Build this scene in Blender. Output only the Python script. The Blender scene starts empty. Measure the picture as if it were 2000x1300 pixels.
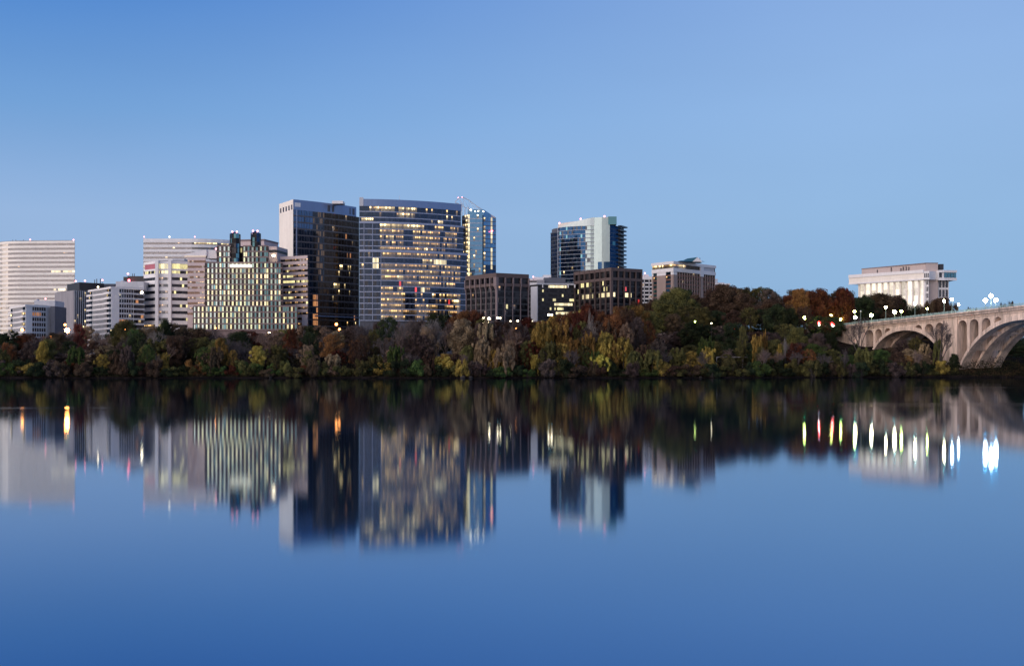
import bpy, math, random
import numpy as np
from mathutils import Vector, Matrix
R = math.radians
scene = bpy.context.scene
col = scene.collection
random.seed(7)

# ------------------------------------------------------------------ camera frame (metres; camera looks along +Y)
H, F, HY = 4.7, 2350.0, 716.0
def PX(px, Y): return (px - 1000.0) / F * Y
def PZ(py, Y): return H + (HY - py) / F * Y
def ZT(py, Y): return PZ(py, Y)
def RP(px, py, zt):                 # plan point whose roof (height zt) stands at that bearing
    Y = (zt - H) * F / (HY - py)
    return (PX(px, Y), Y)

# ------------------------------------------------------------------ materials
MATS = {}
def newmat(name):
    m = bpy.data.materials.new(name); m.use_nodes = True
    nt = m.node_tree; nt.nodes.clear()
    out = nt.nodes.new('ShaderNodeOutputMaterial')
    MATS[name] = m
    return m, nt, out
def N(nt, t, **kw):
    n = nt.nodes.new(t)
    for k, v in kw.items(): setattr(n, k, v)
    return n
def L(nt, a, b): nt.links.new(a, b)
def math_n(nt, op, a, b=None, c=None):
    n = N(nt, 'ShaderNodeMath', operation=op)
    for i, v in enumerate((a, b, c)):
        if v is None: continue
        if isinstance(v, (int, float)): n.inputs[i].default_value = v
        else: L(nt, v, n.inputs[i])
    return n.outputs[0]
def rgba(c): return (c[0], c[1], c[2], 1.0)

def wall_mat(name, c, var=0.12, scale=0.15, rough=0.8, streak=1.0, metallic=0.0):
    m, nt, out = newmat(name)
    b = N(nt, 'ShaderNodeBsdfPrincipled'); b.inputs['Roughness'].default_value = rough
    b.inputs['Metallic'].default_value = metallic
    tc = N(nt, 'ShaderNodeTexCoord'); mp = N(nt, 'ShaderNodeMapping')
    mp.inputs['Scale'].default_value = (1, 1, 0.25 * streak)
    L(nt, tc.outputs['Object'], mp.inputs['Vector'])
    n1 = N(nt, 'ShaderNodeTexNoise'); n1.inputs['Scale'].default_value = scale; n1.inputs['Detail'].default_value = 6
    n2 = N(nt, 'ShaderNodeTexNoise'); n2.inputs['Scale'].default_value = scale * 9; n2.inputs['Detail'].default_value = 4
    L(nt, mp.outputs[0], n1.inputs['Vector']); L(nt, mp.outputs[0], n2.inputs['Vector'])
    s = math_n(nt, 'ADD', n1.outputs['Fac'], n2.outputs['Fac'])
    mr = N(nt, 'ShaderNodeMapRange'); mr.inputs[1].default_value = 0.7; mr.inputs[2].default_value = 1.3
    mr.inputs[3].default_value = 1 - var; mr.inputs[4].default_value = 1 + var * 0.6
    L(nt, s, mr.inputs[0])
    mx = N(nt, 'ShaderNodeMix', data_type='RGBA', blend_type='MULTIPLY'); mx.inputs[0].default_value = 1
    mx.inputs[6].default_value = rgba(c); L(nt, mr.outputs[0], mx.inputs[7])
    L(nt, mx.outputs[2], b.inputs['Base Color']); L(nt, b.outputs[0], out.inputs[0])
    return m

def pane_nodes(nt):
    uv = N(nt, 'ShaderNodeUVMap')
    fl = N(nt, 'ShaderNodeVectorMath', operation='FLOOR'); L(nt, uv.outputs[0], fl.inputs[0])
    fr = N(nt, 'ShaderNodeVectorMath', operation='FRACTION'); L(nt, uv.outputs[0], fr.inputs[0])
    oi = N(nt, 'ShaderNodeObjectInfo')
    ad = N(nt, 'ShaderNodeVectorMath', operation='ADD'); L(nt, fl.outputs[0], ad.inputs[0])
    cb = N(nt, 'ShaderNodeCombineXYZ'); L(nt, oi.outputs['Random'], cb.inputs[2]); L(nt, cb.outputs[0], ad.inputs[1])
    wn = N(nt, 'ShaderNodeTexWhiteNoise', noise_dimensions='3D'); L(nt, ad.outputs[0], wn.inputs['Vector'])
    return uv, fr, wn

def glass_shader(nt, tint, refl, inner, rough, wob, wn, fr):
    # interior half: dark room, some panes with pale blinds down part of the way
    sp = N(nt, 'ShaderNodeSeparateColor'); L(nt, wn.outputs['Color'], sp.inputs[0])
    sx = N(nt, 'ShaderNodeSeparateXYZ'); L(nt, fr.outputs[0], sx.inputs[0])
    blind = math_n(nt, 'GREATER_THAN', sx.outputs[1], math_n(nt, 'ADD', math_n(nt, 'MULTIPLY', sp.outputs[0], 2.2), -0.2))
    mx = N(nt, 'ShaderNodeMix', data_type='RGBA'); L(nt, blind, mx.inputs[0])
    mx.inputs[6].default_value = rgba(inner)
    mx.inputs[7].default_value = rgba([min(1, v * 2 + 0.018) for v in inner] if max(inner) < .2 else [v * 1.06 for v in inner])
    d = N(nt, 'ShaderNodeBsdfDiffuse'); L(nt, mx.outputs[2], d.inputs[0])
    g = N(nt, 'ShaderNodeBsdfGlossy'); g.inputs['Roughness'].default_value = rough
    g.inputs['Color'].default_value = rgba(tint)
    geo = N(nt, 'ShaderNodeNewGeometry')
    vs = N(nt, 'ShaderNodeVectorMath', operation='SUBTRACT'); L(nt, wn.outputs['Color'], vs.inputs[0]); vs.inputs[1].default_value = (.5, .5, .5)
    vm = N(nt, 'ShaderNodeVectorMath', operation='SCALE'); L(nt, vs.outputs[0], vm.inputs[0]); vm.inputs['Scale'].default_value = wob
    va = N(nt, 'ShaderNodeVectorMath', operation='ADD'); L(nt, vm.outputs[0], va.inputs[0]); L(nt, geo.outputs['Normal'], va.inputs[1])
    vn = N(nt, 'ShaderNodeVectorMath', operation='NORMALIZE'); L(nt, va.outputs[0], vn.inputs[0])
    L(nt, vn.outputs[0], g.inputs['Normal'])
    ms = N(nt, 'ShaderNodeMixShader')
    ff = math_n(nt, 'ADD', math_n(nt, 'MULTIPLY', sp.outputs[1], 0.10 * refl), refl * 0.95)
    L(nt, ff, ms.inputs[0])
    L(nt, d.outputs[0], ms.inputs[1]); L(nt, g.outputs[0], ms.inputs[2])
    return ms, sp, sx

def glass_mat(name, tint, refl, inner=(0.012, 0.014, 0.018), rough=0.06, wob=0.012):
    m, nt, out = newmat(name)
    uv, fr, wn = pane_nodes(nt)
    ms, sp, sx = glass_shader(nt, tint, refl, inner, rough, wob, wn, fr)
    L(nt, ms.outputs[0], out.inputs[0])
    return m

def lit_mat(name, c, strength, contrast=0.7, dots=True, tint=(.4, .45, .55), refl=0.18):
    """a lit room behind glass: bright ceiling fittings near the head, darker furniture below"""
    m, nt, out = newmat(name)
    uv, fr, wn = pane_nodes(nt)
    ms, sp, sx = glass_shader(nt, tint, refl, (0.02, 0.02, 0.02), 0.06, 0.01, wn, fr)
    no = N(nt, 'ShaderNodeTexNoise'); no.inputs['Scale'].default_value = 2.6; no.inputs['Detail'].default_value = 3
    L(nt, uv.outputs[0], no.inputs['Vector'])
    v = sx.outputs[1]
    base = N(nt, 'ShaderNodeMapRange'); base.inputs[1].default_value = 0.35; base.inputs[2].default_value = 0.65
    base.inputs[3].default_value = 1 - contrast; base.inputs[4].default_value = 1.0
    L(nt, no.outputs['Fac'], base.inputs[0])
    val = base.outputs[0]
    if dots:
        top = N(nt, 'ShaderNodeMapRange'); top.interpolation_type = 'SMOOTHSTEP'
        top.inputs[1].default_value = 0.45; top.inputs[2].default_value = 0.75; top.inputs[3].default_value = 0.22; top.inputs[4].default_value = 1.05
        L(nt, v, top.inputs[0])
        val = math_n(nt, 'MULTIPLY', val, top.outputs[0])
        dx = math_n(nt, 'SUBTRACT', sx.outputs[0], 0.5); dy = math_n(nt, 'MULTIPLY', math_n(nt, 'SUBTRACT', v, 0.76), 1.9)
        r2 = math_n(nt, 'SQRT', math_n(nt, 'ADD', math_n(nt, 'MULTIPLY', dx, dx), math_n(nt, 'MULTIPLY', dy, dy)))
        hs_ = N(nt, 'ShaderNodeMapRange'); hs_.inputs[1].default_value = .5; hs_.inputs[2].default_value = .12; hs_.inputs[3].default_value = 0; hs_.inputs[4].default_value = 3.6
        L(nt, r2, hs_.inputs[0])
        val = math_n(nt, 'ADD', val, math_n(nt, 'MULTIPLY', hs_.outputs[0], math_n(nt, 'GREATER_THAN', sp.outputs[0], .55)))
    val = math_n(nt, 'MULTIPLY', val, math_n(nt, 'ADD', math_n(nt, 'MULTIPLY', sp.outputs[2], 0.9), 0.45))
    val = math_n(nt, 'MULTIPLY', val, strength)
    e = N(nt, 'ShaderNodeEmission'); e.inputs[0].default_value = rgba(c); L(nt, val, e.inputs[1])
    a = N(nt, 'ShaderNodeAddShader'); L(nt, ms.outputs[0], a.inputs[0]); L(nt, e.outputs[0], a.inputs[1])
    L(nt, a.outputs[0], out.inputs[0])
    m.cycles.emission_sampling = 'NONE'
    return m

def emit_mat(name, c, s, sample=False):
    m, nt, out = newmat(name)
    e = N(nt, 'ShaderNodeEmission'); e.inputs[0].default_value = rgba(c); e.inputs[1].default_value = s
    L(nt, e.outputs[0], out.inputs[0])
    m.cycles.emission_sampling = 'AUTO' if sample else 'NONE'
    return m

def leaf_mat(name, c1, c2, c3, rough=0.75):
    m, nt, out = newmat(name)
    tc = N(nt, 'ShaderNodeTexCoord'); oi = N(nt, 'ShaderNodeObjectInfo')
    va = N(nt, 'ShaderNodeVectorMath', operation='ADD'); L(nt, tc.outputs['Object'], va.inputs[0]); L(nt, oi.outputs['Location'], va.inputs[1])
    n1 = N(nt, 'ShaderNodeTexNoise'); n1.inputs['Scale'].default_value = 4.0; n1.inputs['Detail'].default_value = 3
    n2 = N(nt, 'ShaderNodeTexNoise'); n2.inputs['Scale'].default_value = 45.0; n2.inputs['Detail'].default_value = 1
    L(nt, va.outputs[0], n1.inputs['Vector']); L(nt, va.outputs[0], n2.inputs['Vector'])
    s = math_n(nt, 'ADD', math_n(nt, 'MULTIPLY', n1.outputs['Fac'], 0.6), math_n(nt, 'MULTIPLY', n2.outputs['Fac'], 0.4))
    cr = N(nt, 'ShaderNodeValToRGB')
    e = cr.color_ramp.elements
    e[0].position = 0.36; e[0].color = rgba(c1); e[1].position = 0.66; e[1].color = rgba(c3)
    k = e.new(0.5); k.color = rgba(c2)
    L(nt, s, cr.inputs[0])
    hs = N(nt, 'ShaderNodeHueSaturation'); L(nt, cr.outputs[0], hs.inputs['Color']); hs.inputs['Saturation'].default_value = .94
    L(nt, math_n(nt, 'ADD', math_n(nt, 'MULTIPLY', oi.outputs['Random'], 0.04), 0.48), hs.inputs['Hue'])
    L(nt, math_n(nt, 'ADD', math_n(nt, 'MULTIPLY', oi.outputs['Random'], 0.6), 0.82), hs.inputs['Value'])
    d = N(nt, 'ShaderNodeBsdfDiffuse'); L(nt, hs.outputs[0], d.inputs[0])
    t = N(nt, 'ShaderNodeBsdfTranslucent'); L(nt, hs.outputs[0], t.inputs[0])
    mx = N(nt, 'ShaderNodeMixShader'); mx.inputs[0].default_value = 0.25
    L(nt, d.outputs[0], mx.inputs[1]); L(nt, t.outputs[0], mx.inputs[2]); L(nt, mx.outputs[0], out.inputs[0])
    return m

# walls
white = wall_mat('white_concrete', (0.78, 0.76, 0.76), 0.08)
cream = wall_mat('cream_concrete', (0.86, 0.80, 0.72), 0.10)
bandw = wall_mat('white_panel', (0.76, 0.75, 0.76), 0.06, rough=0.35)
banda = wall_mat('ivory_panel', (0.84, 0.80, 0.74), 0.05, rough=0.3)
grey = wall_mat('grey_concrete', (0.30, 0.29, 0.32), 0.22, streak=0.3)
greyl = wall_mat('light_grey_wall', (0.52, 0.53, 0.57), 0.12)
slate = wall_mat('slate_cladding', (0.10, 0.11, 0.14), 0.15)
black = wall_mat('black_cladding', (0.022, 0.022, 0.026), 0.2, rough=0.5)
dark = wall_mat('dark_frame', (0.035, 0.036, 0.042), 0.15, rough=0.5)
pink = wall_mat('pink_granite', (0.60, 0.49, 0.48), 0.10)
rosy = wall_mat('rose_granite_grid', (0.23, 0.165, 0.16), 0.12)
brown = wall_mat('brown_granite', (0.105, 0.074, 0.070), 0.14)
tan = wall_mat('tan_concrete', (0.33, 0.25, 0.22), 0.12)
brick = wall_mat('red_brown_brick', (0.16, 0.075, 0.06), 0.15)
steel = wall_mat('blue_grey_metal', (0.17, 0.24, 0.40), 0.10, rough=0.3, metallic=0.5)
bandj = wall_mat('silver_band', (0.30, 0.34, 0.46), 0.08, rough=0.35, metallic=0.2)
bandi = wall_mat('dark_metal_band', (0.06, 0.065, 0.085), 0.08, rough=0.35)
bandt = wall_mat('taupe_metal_band', (0.095, 0.085, 0.095), 0.08, rough=0.35)
bandn = wall_mat('pale_metal_band', (0.42, 0.46, 0.54), 0.08, rough=0.4)
roofm = wall_mat('roof_gravel', (0.12, 0.12, 0.13), 0.15)
teal = wall_mat('teal_roof_metal', (0.03, 0.10, 0.12), 0.1, rough=0.4)
redp = wall_mat('red_louvre', (0.45, 0.14, 0.18), 0.2)
bridgec = wall_mat('bridge_concrete', (0.66, 0.50, 0.395), 0.62, scale=0.34, streak=0.30)
bridged = wall_mat('bridge_deck_concrete', (0.30, 0.27, 0.25), 0.2)
railm = wall_mat('pale_green_railing', (0.35, 0.48, 0.45), 0.1)
asphalt = wall_mat('asphalt', (0.05, 0.05, 0.052), 0.2)
bark = wall_mat('bark', (0.055, 0.042, 0.035), 0.3, scale=3)
barkp = wall_mat('pale_bark', (0.20, 0.17, 0.15), 0.3, scale=3)
twig = wall_mat('twig_bark', (0.085, 0.065, 0.062), 0.3, scale=3)
twigp = wall_mat('pinkish_twigs', (0.16, 0.105, 0.085), 0.3, scale=3)
rockm = wall_mat('river_rock', (0.035, 0.030, 0.028), 0.3, scale=2, rough=1.0)
polem = wall_mat('lamp_pole_metal', (0.20, 0.28, 0.27), 0.1)
# glass
g_blue = glass_mat('blue_curtain_glass', (.20, .34, .60), .27)
g_band = glass_mat('grey_ribbon_glass', (.42, .42, .46), .22, inner=(.03, .03, .034), rough=.15)
g_glow = glass_mat('dawn_glow_ribbon_glass', (.70, .66, .62), .50, inner=(.06, .06, .06), rough=.38)  # brighter copy of the ribbon glass, giving the rounded corner its dawn glow
g_crown = glass_mat('frosted_crown_glass', (.7, .8, .82), .28, inner=(.36, .42, .42), rough=.35)
g_dark = glass_mat('dark_glass', (.34, .38, .46), .11)
g_black = glass_mat('black_glass', (.30, .30, .34), .055, inner=(.006, .006, .008))
g_brown = glass_mat('bronze_glass', (.42, .30, .25), .13, inner=(.012, .009, .008))
g_copper = glass_mat('copper_reflecting_glass', (.80, .48, .30), .26)
g_navy = glass_mat('navy_glass', (.07, .20, .46), .17, inner=(.005, .010, .022))
g_tealg = glass_mat('teal_glass', (.20, .46, .56), .42, inner=(.01, .02, .03))
g_pale = glass_mat('sky_reflection_glass', (.58, .74, .76), .22, rough=.12, inner=(.30, .36, .36))  # sky reflection partly put into the pale inner colour
g_sky = glass_mat('sky_blue_glass', (.15, .34, .60), .55, inner=(.02, .04, .06))
# lit
g_j = glass_mat('deep_blue_tower_glass', (.30, .42, .66), .11, inner=(.006, .008, .014))
g_umber = glass_mat('umber_glass', (.46, .34, .28), .075, inner=(.010, .008, .007))
l_warm = lit_mat('lit_room_warm', (1, .61, .22), 0.56, .85)
l_hot = lit_mat('lit_room_bright', (1, .72, .33), 1.15, .65)
l_dim = lit_mat('lit_room_dim', (1, .56, .22), 0.32, .9)
l_flat = lit_mat('lit_room_pale', (1, .82, .46), 1.35, .25, dots=False)
l_green = lit_mat('lit_room_greenish', (.94, .95, .50), 1.0, .5, dots=False, refl=.3)
l_cyan = lit_mat('lit_room_cool', (.66, .88, .66), 0.52, .4, dots=False, refl=.35)
l_yel = lit_mat('lit_room_yellow', (1, .86, .40), 1.25, .4, dots=False)
l_org = lit_mat('lit_room_orange', (1, .42, .16), 0.6, .5, dots=False)
l_red = lit_mat('lit_red', (1, .06, .05), 1.2, .3, dots=False)
l_cream = lit_mat('floodlit_bay_glow', (1, .87, .70), 1.3, .25, dots=False)  # floodlight on the hotel bays, put in as a cream glow
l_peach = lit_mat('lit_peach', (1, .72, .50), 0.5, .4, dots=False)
# lamps
e_red = emit_mat('beacon_red', (1, .10, .14), 14)
e_redw = emit_mat('beacon_pink', (1, .28, .32), 7)
e_orange = emit_mat('sodium_lamp', (1, .30, .06), 130, True)
e_orange2 = emit_mat('sodium_lamp_small', (1, .32, .08), 14)
e_warm = emit_mat('warm_lamp', (1, .78, .42), 150, True)
e_warm2 = emit_mat('warm_lamp_small', (1, .80, .50), 16)
e_white = emit_mat('white_lamp', (1, .96, .86), 120, True)
e_ygreen = emit_mat('mercury_lamp', (.85, 1, .22), 120, True)
e_yg2 = emit_mat('mercury_lamp_small', (.8, 1, .25), 14)
e_sigred = emit_mat('signal_red', (1, .03, .03), 80)
e_siggreen = emit_mat('signal_green', (.05, 1, .6), 8)
e_unlit = wall_mat('frosted_globe', (.75, .78, .76), .05, rough=.3)
e_canopy = emit_mat('canopy_light_panel', (1, .93, .72), 2.2)

WM = [g_blue, l_warm, l_hot, l_dim, l_flat, l_red]     # default slot order

# ------------------------------------------------------------------ mesh builder
class MB:
    def __init__(s): s.v = []; s.f = []; s.m = []; s.uv = []
    def face(s, pts, m=0, uv=None):
        b = len(s.v); s.v.extend(pts); s.f.append(tuple(range(b, b + len(pts)))); s.m.append(m)
        s.uv.extend(uv if uv else [(0, 0)] * len(pts))
    def box8(s, P, m=0):
        for q in ((3, 2, 1, 0), (4, 5, 6, 7), (0, 1, 5, 4), (1, 2, 6, 5), (2, 3, 7, 6), (3, 0, 4, 7)):
            s.face([P[i] for i in q], m)
    def box(s, x0, x1, y0, y1, z0, z1, m=0):
        s.box8([(x0, y0, z0), (x1, y0, z0), (x1, y1, z0), (x0, y1, z0), (x0, y0, z1), (x1, y0, z1), (x1, y1, z1), (x0, y1, z1)], m)
    def prism(s, poly, z0, z1, m=0, zt=None):       # poly counter-clockwise seen from above; zt: per-vertex tops
        n = len(poly); T = zt or [z1] * n
        for i in range(n):
            j = (i + 1) % n; a, b = poly[i], poly[j]
            s.face([(a[0], a[1], z0), (b[0], b[1], z0), (b[0], b[1], T[j]), (a[0], a[1], T[i])], m)
        s.face([(p[0], p[1], T[i]) for i, p in enumerate(poly)], m)
        s.face([(p[0], p[1], z0) for p in reversed(poly)], m)
    def tube(s, p, q, r0, r1, n=6, m=0, cap=True):
        p, q = Vector(p), Vector(q); d = (q - p)
        if d.length < 1e-6: return
        d.normalize(); a = d.orthogonal().normalized(); b = d.cross(a)
        P0 = [tuple(p + (a * math.cos(t) + b * math.sin(t)) * r0) for t in [2 * math.pi * i / n for i in range(n)]]
        P1 = [tuple(q + (a * math.cos(t) + b * math.sin(t)) * r1) for t in [2 * math.pi * i / n for i in range(n)]]
        for i in range(n):
            j = (i + 1) % n
            s.face([P0[i], P0[j], P1[j], P1[i]], m)
        if cap: s.face(P1, m); s.face(P0[::-1], m)
    def ball(s, c, r, n=8, k=5, m=0, sz=1.0):
        c = Vector(c)
        def pt(i, j):
            th = math.pi * i / k; ph = 2 * math.pi * j / n
            return tuple(c + Vector((r * math.sin(th) * math.cos(ph), r * math.sin(th) * math.sin(ph), r * sz * math.cos(th))))
        for i in range(k):
            for j in range(n):
                a, b, cc, d = pt(i, j), pt(i + 1, j), pt(i + 1, j + 1), pt(i, j + 1)
                if i == 0: s.face([a, b, cc], m)
                elif i == k - 1: s.face([a, b, d], m)
                else: s.face([a, b, cc, d], m)
    def mesh(s, name, mats, origin=(0, 0, 0)):
        me = bpy.data.meshes.new(name)
        o = origin
        me.from_pydata([(a - o[0], b - o[1], c - o[2]) for a, b, c in s.v], [], s.f)
        for m in mats: me.materials.append(m)
        me.polygons.foreach_set('material_index', s.m)
        ul = me.uv_layers.new(name='UVMap')
        ul.data.foreach_set('uv', [x for u in s.uv for x in u])
        me.update()
        return me

def tag(o, label=None, cat=None, group=None, kind=None):
    if label: o['label'] = label
    if cat: o['category'] = cat
    if group: o['group'] = group
    if kind: o['kind'] = kind

class Thing:
    def __init__(s, name, label, cat, loc, group=None):
        s.o = bpy.data.objects.new(name, None); col.objects.link(s.o)
        s.o.location = loc; s.loc = loc; s.o.empty_display_size = 2
        tag(s.o, label, cat, group)
    def part(s, name, mb, mats, parent=None, label=None):
        if not mb.f: return None
        if not isinstance(mats, (list, tuple)): mats = [mats]
        o = bpy.data.objects.new(name, mb.mesh(name, mats, s.loc)); col.objects.link(o)
        o.parent = parent or s.o
        if label: o['label'] = label
        return o

def single(name, mb, mats, label=None, cat=None, group=None, kind=None, origin=(0, 0, 0)):
    if not isinstance(mats, (list, tuple)): mats = [mats]
    o = bpy.data.objects.new(name, mb.mesh(name, mats, origin)); o.location = origin; col.objects.link(o)
    tag(o, label, cat, group, kind)
    return o

# ------------------------------------------------------------------ facade tools
def offs(path, d):
    out = []
    n = len(path)
    for i in range(n):
        ns = []
        if i > 0: ns.append((path[i][1] - path[i-1][1], -(path[i][0] - path[i-1][0])))
        if i < n - 1: ns.append((path[i+1][1] - path[i][1], -(path[i+1][0] - path[i][0])))
        ns = [Vector(q).normalized() for q in ns]
        if len(ns) == 2:
            a = (ns[0] + ns[1]).normalized(); k = max(0.4, a.dot(ns[0])); v = a / k
        else: v = ns[0]
        out.append((path[i][0] + v.x * d, path[i][1] + v.y * d))
    return out
def lerp2(a, b, t): return (a[0] + (b[0] - a[0]) * t, a[1] + (b[1] - a[1]) * t)
def sub(p0, p1, f0, f1): return [lerp2(p0, p1, f0), lerp2(p0, p1, f1)]
def plen(path): return sum(math.dist(path[i], path[i+1]) for i in range(len(path) - 1))
def arcpath(a, b, sag, n=12):
    """curve from a to b bulging outward (towards the viewer) by sag metres"""
    out = []
    d = Vector((b[0] - a[0], b[1] - a[1])); nn = Vector((d.y, -d.x)).normalized()
    for i in range(n + 1):
        t = i / n; s = 4 * sag * t * (1 - t)
        out.append((a[0] + d.x * t + nn.x * s, a[1] + d.y * t + nn.y * s))
    return out

def strip_mb(path, z0, z1, d, m=0, inner=-0.05):
    """a solid horizontal band following the path, d metres proud"""
    mb = MB(); o = offs(path, d); i_ = offs(path, inner)
    for k in range(len(path) - 1):
        a, b, c, e = o[k], o[k+1], i_[k+1], i_[k]
        mb.face([(*a, z0), (*b, z0), (*b, z1), (*a, z1)], m)
        mb.face([(*a, z1), (*b, z1), (*c, z1), (*e, z1)], m)
        mb.face([(*e, z0), (*c, z0), (*b, z0), (*a, z0)], m)
    for k, s in ((0, 1), (len(path) - 1, -1)):
        q = [(*i_[k], z0), (*o[k], z0), (*o[k], z1), (*i_[k], z1)]
        mb.face(q if s > 0 else q[::-1], m)
    return mb

def panes(path, bay):
    out = []; Lt = plen(path); acc = 0
    segs = [(path[i], path[i+1]) for i in range(len(path) - 1)]
    for a, b in segs:
        l = math.dist(a, b); n = max(1, round(l / bay))
        for k in range(n):
            p, q = lerp2(a, b, k / n), lerp2(a, b, (k + 1) / n)
            out.append((p, q, (acc + l * (k + .5) / n) / Lt))
        acc += l
    return out

def facade(T, path, z0, z1, n, bay, pick, mats, bfrac=.35, bmat=bandw, bd=.25, mull=0, mullm=None, md=.18, mw=.18, wname='window_band', bname='floor_band', rec=0.0, topband=True, label=None):
    """n storeys of glazing with a solid band at the foot of each; pick(i, u, k) -> material slot"""
    h = (z1 - z0) / n
    P = panes(path if rec == 0 else offs(path, -rec), bay)
    for i in range(n):
        za, zb = z0 + i * h, z0 + (i + 1) * h
        wb = MB(); zw = za + h * bfrac
        for k, (p, q, u) in enumerate(P):
            m = pick(i, u, k)
            wb.face([(*p, zw), (*q, zw), (*q, zb), (*p, zb)], m, [(k, i), (k + .98, i), (k + .98, i + .98), (k, i + .98)])
        T.part(wname, wb, mats)
        if bmat is not None and bfrac > 0: T.part(bname, strip_mb(path, za, zw, bd), bmat)
    if bmat is not None and topband: T.part('cornice', strip_mb(path, z1, z1 + h * max(.3, bfrac), bd + .1), bmat)
    if mull:
        mb = MB(); o = offs(path, md)
        for (p, q, u) in P[::mull] + [(P[-1][1], P[-1][0], 1)]:
            d = Vector((q[0] - p[0], q[1] - p[1])).normalized() * (mw / 2)
            nn = Vector((d.y, -d.x)).normalized()
            if u == 1: nn = -nn; d = -d
            a = (p[0] - d.x, p[1] - d.y); b = (p[0] + d.x, p[1] + d.y)
            c = (b[0] + nn.x * md, b[1] + nn.y * md); e = (a[0] + nn.x * md, a[1] + nn.y * md)
            mb.prism([e, c, b, a], z0, z1)
        T.part('mullion_grid', mb, mullm or bmat)

def wallpanel(T, path, z0, z1, mat, d=.3, name='wall_panel'):
    T.part(name, strip_mb(path, z0, z1, d), mat)

def core(T, front, back, z0, z1, mat, roof=roofm, inset=.4, para=1.0, pmat=None):
    fr_ = offs(front, -inset); back = list(back)
    for idx, e, right in ((0, fr_[-1], True), (-1, fr_[0], False)):
        bx, by = back[idx]
        if (right and bx / by > e[0] / e[1]) or (not right and bx / by < e[0] / e[1]):
            back[idx] = (e[0] / e[1] * by + (-.3 if right else .3), by)
    poly = fr_ + back
    # front runs left->right, back runs right->left: counter-clockwise seen from above
    mb = MB(); mb.prism(poly, z0, z1); T.part('wall', mb, mat)
    cx = sum(p[0] for p in poly) / len(poly); cy = sum(p[1] for p in poly) / len(poly)
    pl = [(p[0] + (cx - p[0]) * .04, p[1] + (cy - p[1]) * .04) for p in poly]
    mb = MB(); mb.prism(pl, z1, z1 + .5); T.part('roof', mb, roof)

def beacon(T, px, py, Y, r=.55, m=None, z0=None):
    x, z = PX(px, Y), PZ(py, Y)
    mb = MB(); mb.ball((x, Y, z), r, 7, 5)
    b = MB(); b.tube((x, Y, z - 3 if z0 is None else z0), (x, Y, z - r * .8), .12, .12, 5)
    mast = T.part('beacon_mast', b, dark)
    T.part('beacon_light', mb, m or e_red, parent=mast)

def rh(*a):
    r = random.Random(hash(tuple(int(x * 1000) for x in a)) & 0xffffffff); return r.random()

def simple_pick(seed, plit, slots=(1, 3), dark=0):
    def f(i, u, k):
        x = rh(seed, i, k)
        if x < plit: return slots[int(rh(seed, i, k, 5) * len(slots))]
        return dark
    return f

GZ = 6.0       # buildings are founded below the trees

def boxpts(px0, y0, pxc, yc, px1, y1, Yc):
    """two-faced block: left end, near corner and right end of its roofline, corner at distance Yc"""
    zt = ZT(yc, Yc)
    a, c, b = RP(px0, y0, zt), (PX(pxc, Yc), Yc), RP(px1, y1, zt)
    d = (a[0] + b[0] - c[0], a[1] + b[1] - c[1])
    return a, c, b, d, zt

# ------------------------------------------------------------------ BUILDINGS
# --- A: ivory curved tower at the left edge
def tower_A():
    Y = 1100; zt = ZT(470, Y)
    x1, x0 = PX(146, Y), PX(50, Y + 3)
    Rr = 42; arc = []
    for i in range(13):
        t = R(86 * (1 - i / 12)); arc.append((x0 - Rr * math.sin(t), Y + 3 + Rr - Rr * math.cos(t)))
    path = arc + [(x1, Y)]
    T = Thing('curved_office_tower', 'ivory banded tower with a rounded glowing corner, cut by the left edge of the photo', 'tower', (x0, Y + 20, GZ))
    n = 27
    def pick(i, u, k):
        if u < .42:
            return 6 if (i < 17 and rh(1, i, k) < .55 - .03 * i) else 0
        x = rh(1, i, k)
        if i in (20, 16, 11, 9) and .80 < u < .99 and x < .7: return 4
        if i in (13, 7) and .72 < u < .80: return 2
        return 2 if x < .012 else (3 if x < .03 else 7)
    facade(T, path, GZ, zt - 2.2, n, 2.2, pick, [g_glow, l_warm, l_hot, l_dim, l_flat, l_red, l_peach, g_band], .52, banda, .3)
    core(T, path, [(x1, Y + 45), (x0 - 42, Y + 90)], GZ, zt, banda)
    beacon(T, 59, 468, Y + 8, .6, e_redw); beacon(T, 143.5, 468.5, Y + 3, .6, e_redw)
    for px in (25, 31, 46): 
        b = MB(); x = PX(px, Y + 15); b.tube((x, Y + 15, zt), (x, Y + 15, zt + 2.6), .2, .2, 5); T.part('antenna', b, dark)
tower_A()

# --- F: its white twin
def tower_F():
    Y = 1100; zt = ZT(466, Y)
    x0, x1 = PX(280, Y), PX(375, Y); Rr = 46; arc = []
    for i in range(1, 13):
        t = R(84 * i / 12); arc.append((x1 + Rr * math.sin(t), Y + Rr - Rr * math.cos(t)))
    path = [(x0, Y), (x1, Y)] + arc
    T = Thing('curved_office_tower', 'white banded tower with a rounded right corner behind the pink granite offices', 'tower', (x1, Y + 20, GZ))
    def pick(i, u, k):
        x = rh(2, i, k)
        if i == 25 and .42 < u < .72 and x < .8: return 2
        if i == 22 and .12 < u < .35 and x < .3: return 2
        return 2 if x < .01 else (3 if x < .03 else 0)
    facade(T, path, GZ, zt - 3.5, 26, 2.2, pick, [g_band, l_warm, l_hot, l_dim, l_flat, l_red], .55, bandw, .3)
    wallpanel(T, path, zt - 3.4, zt, bandw, .25, 'parapet')
    core(T, path, [(x1 + 40, Y + 90), (x0, Y + 50)], GZ, zt - .4, bandw)
    for px, m in ((281.5, e_redw), (331, e_warm2), (380.5, e_redw)): beacon(T, px, 462.5, Y + 6, .55, m)
tower_F()

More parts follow.
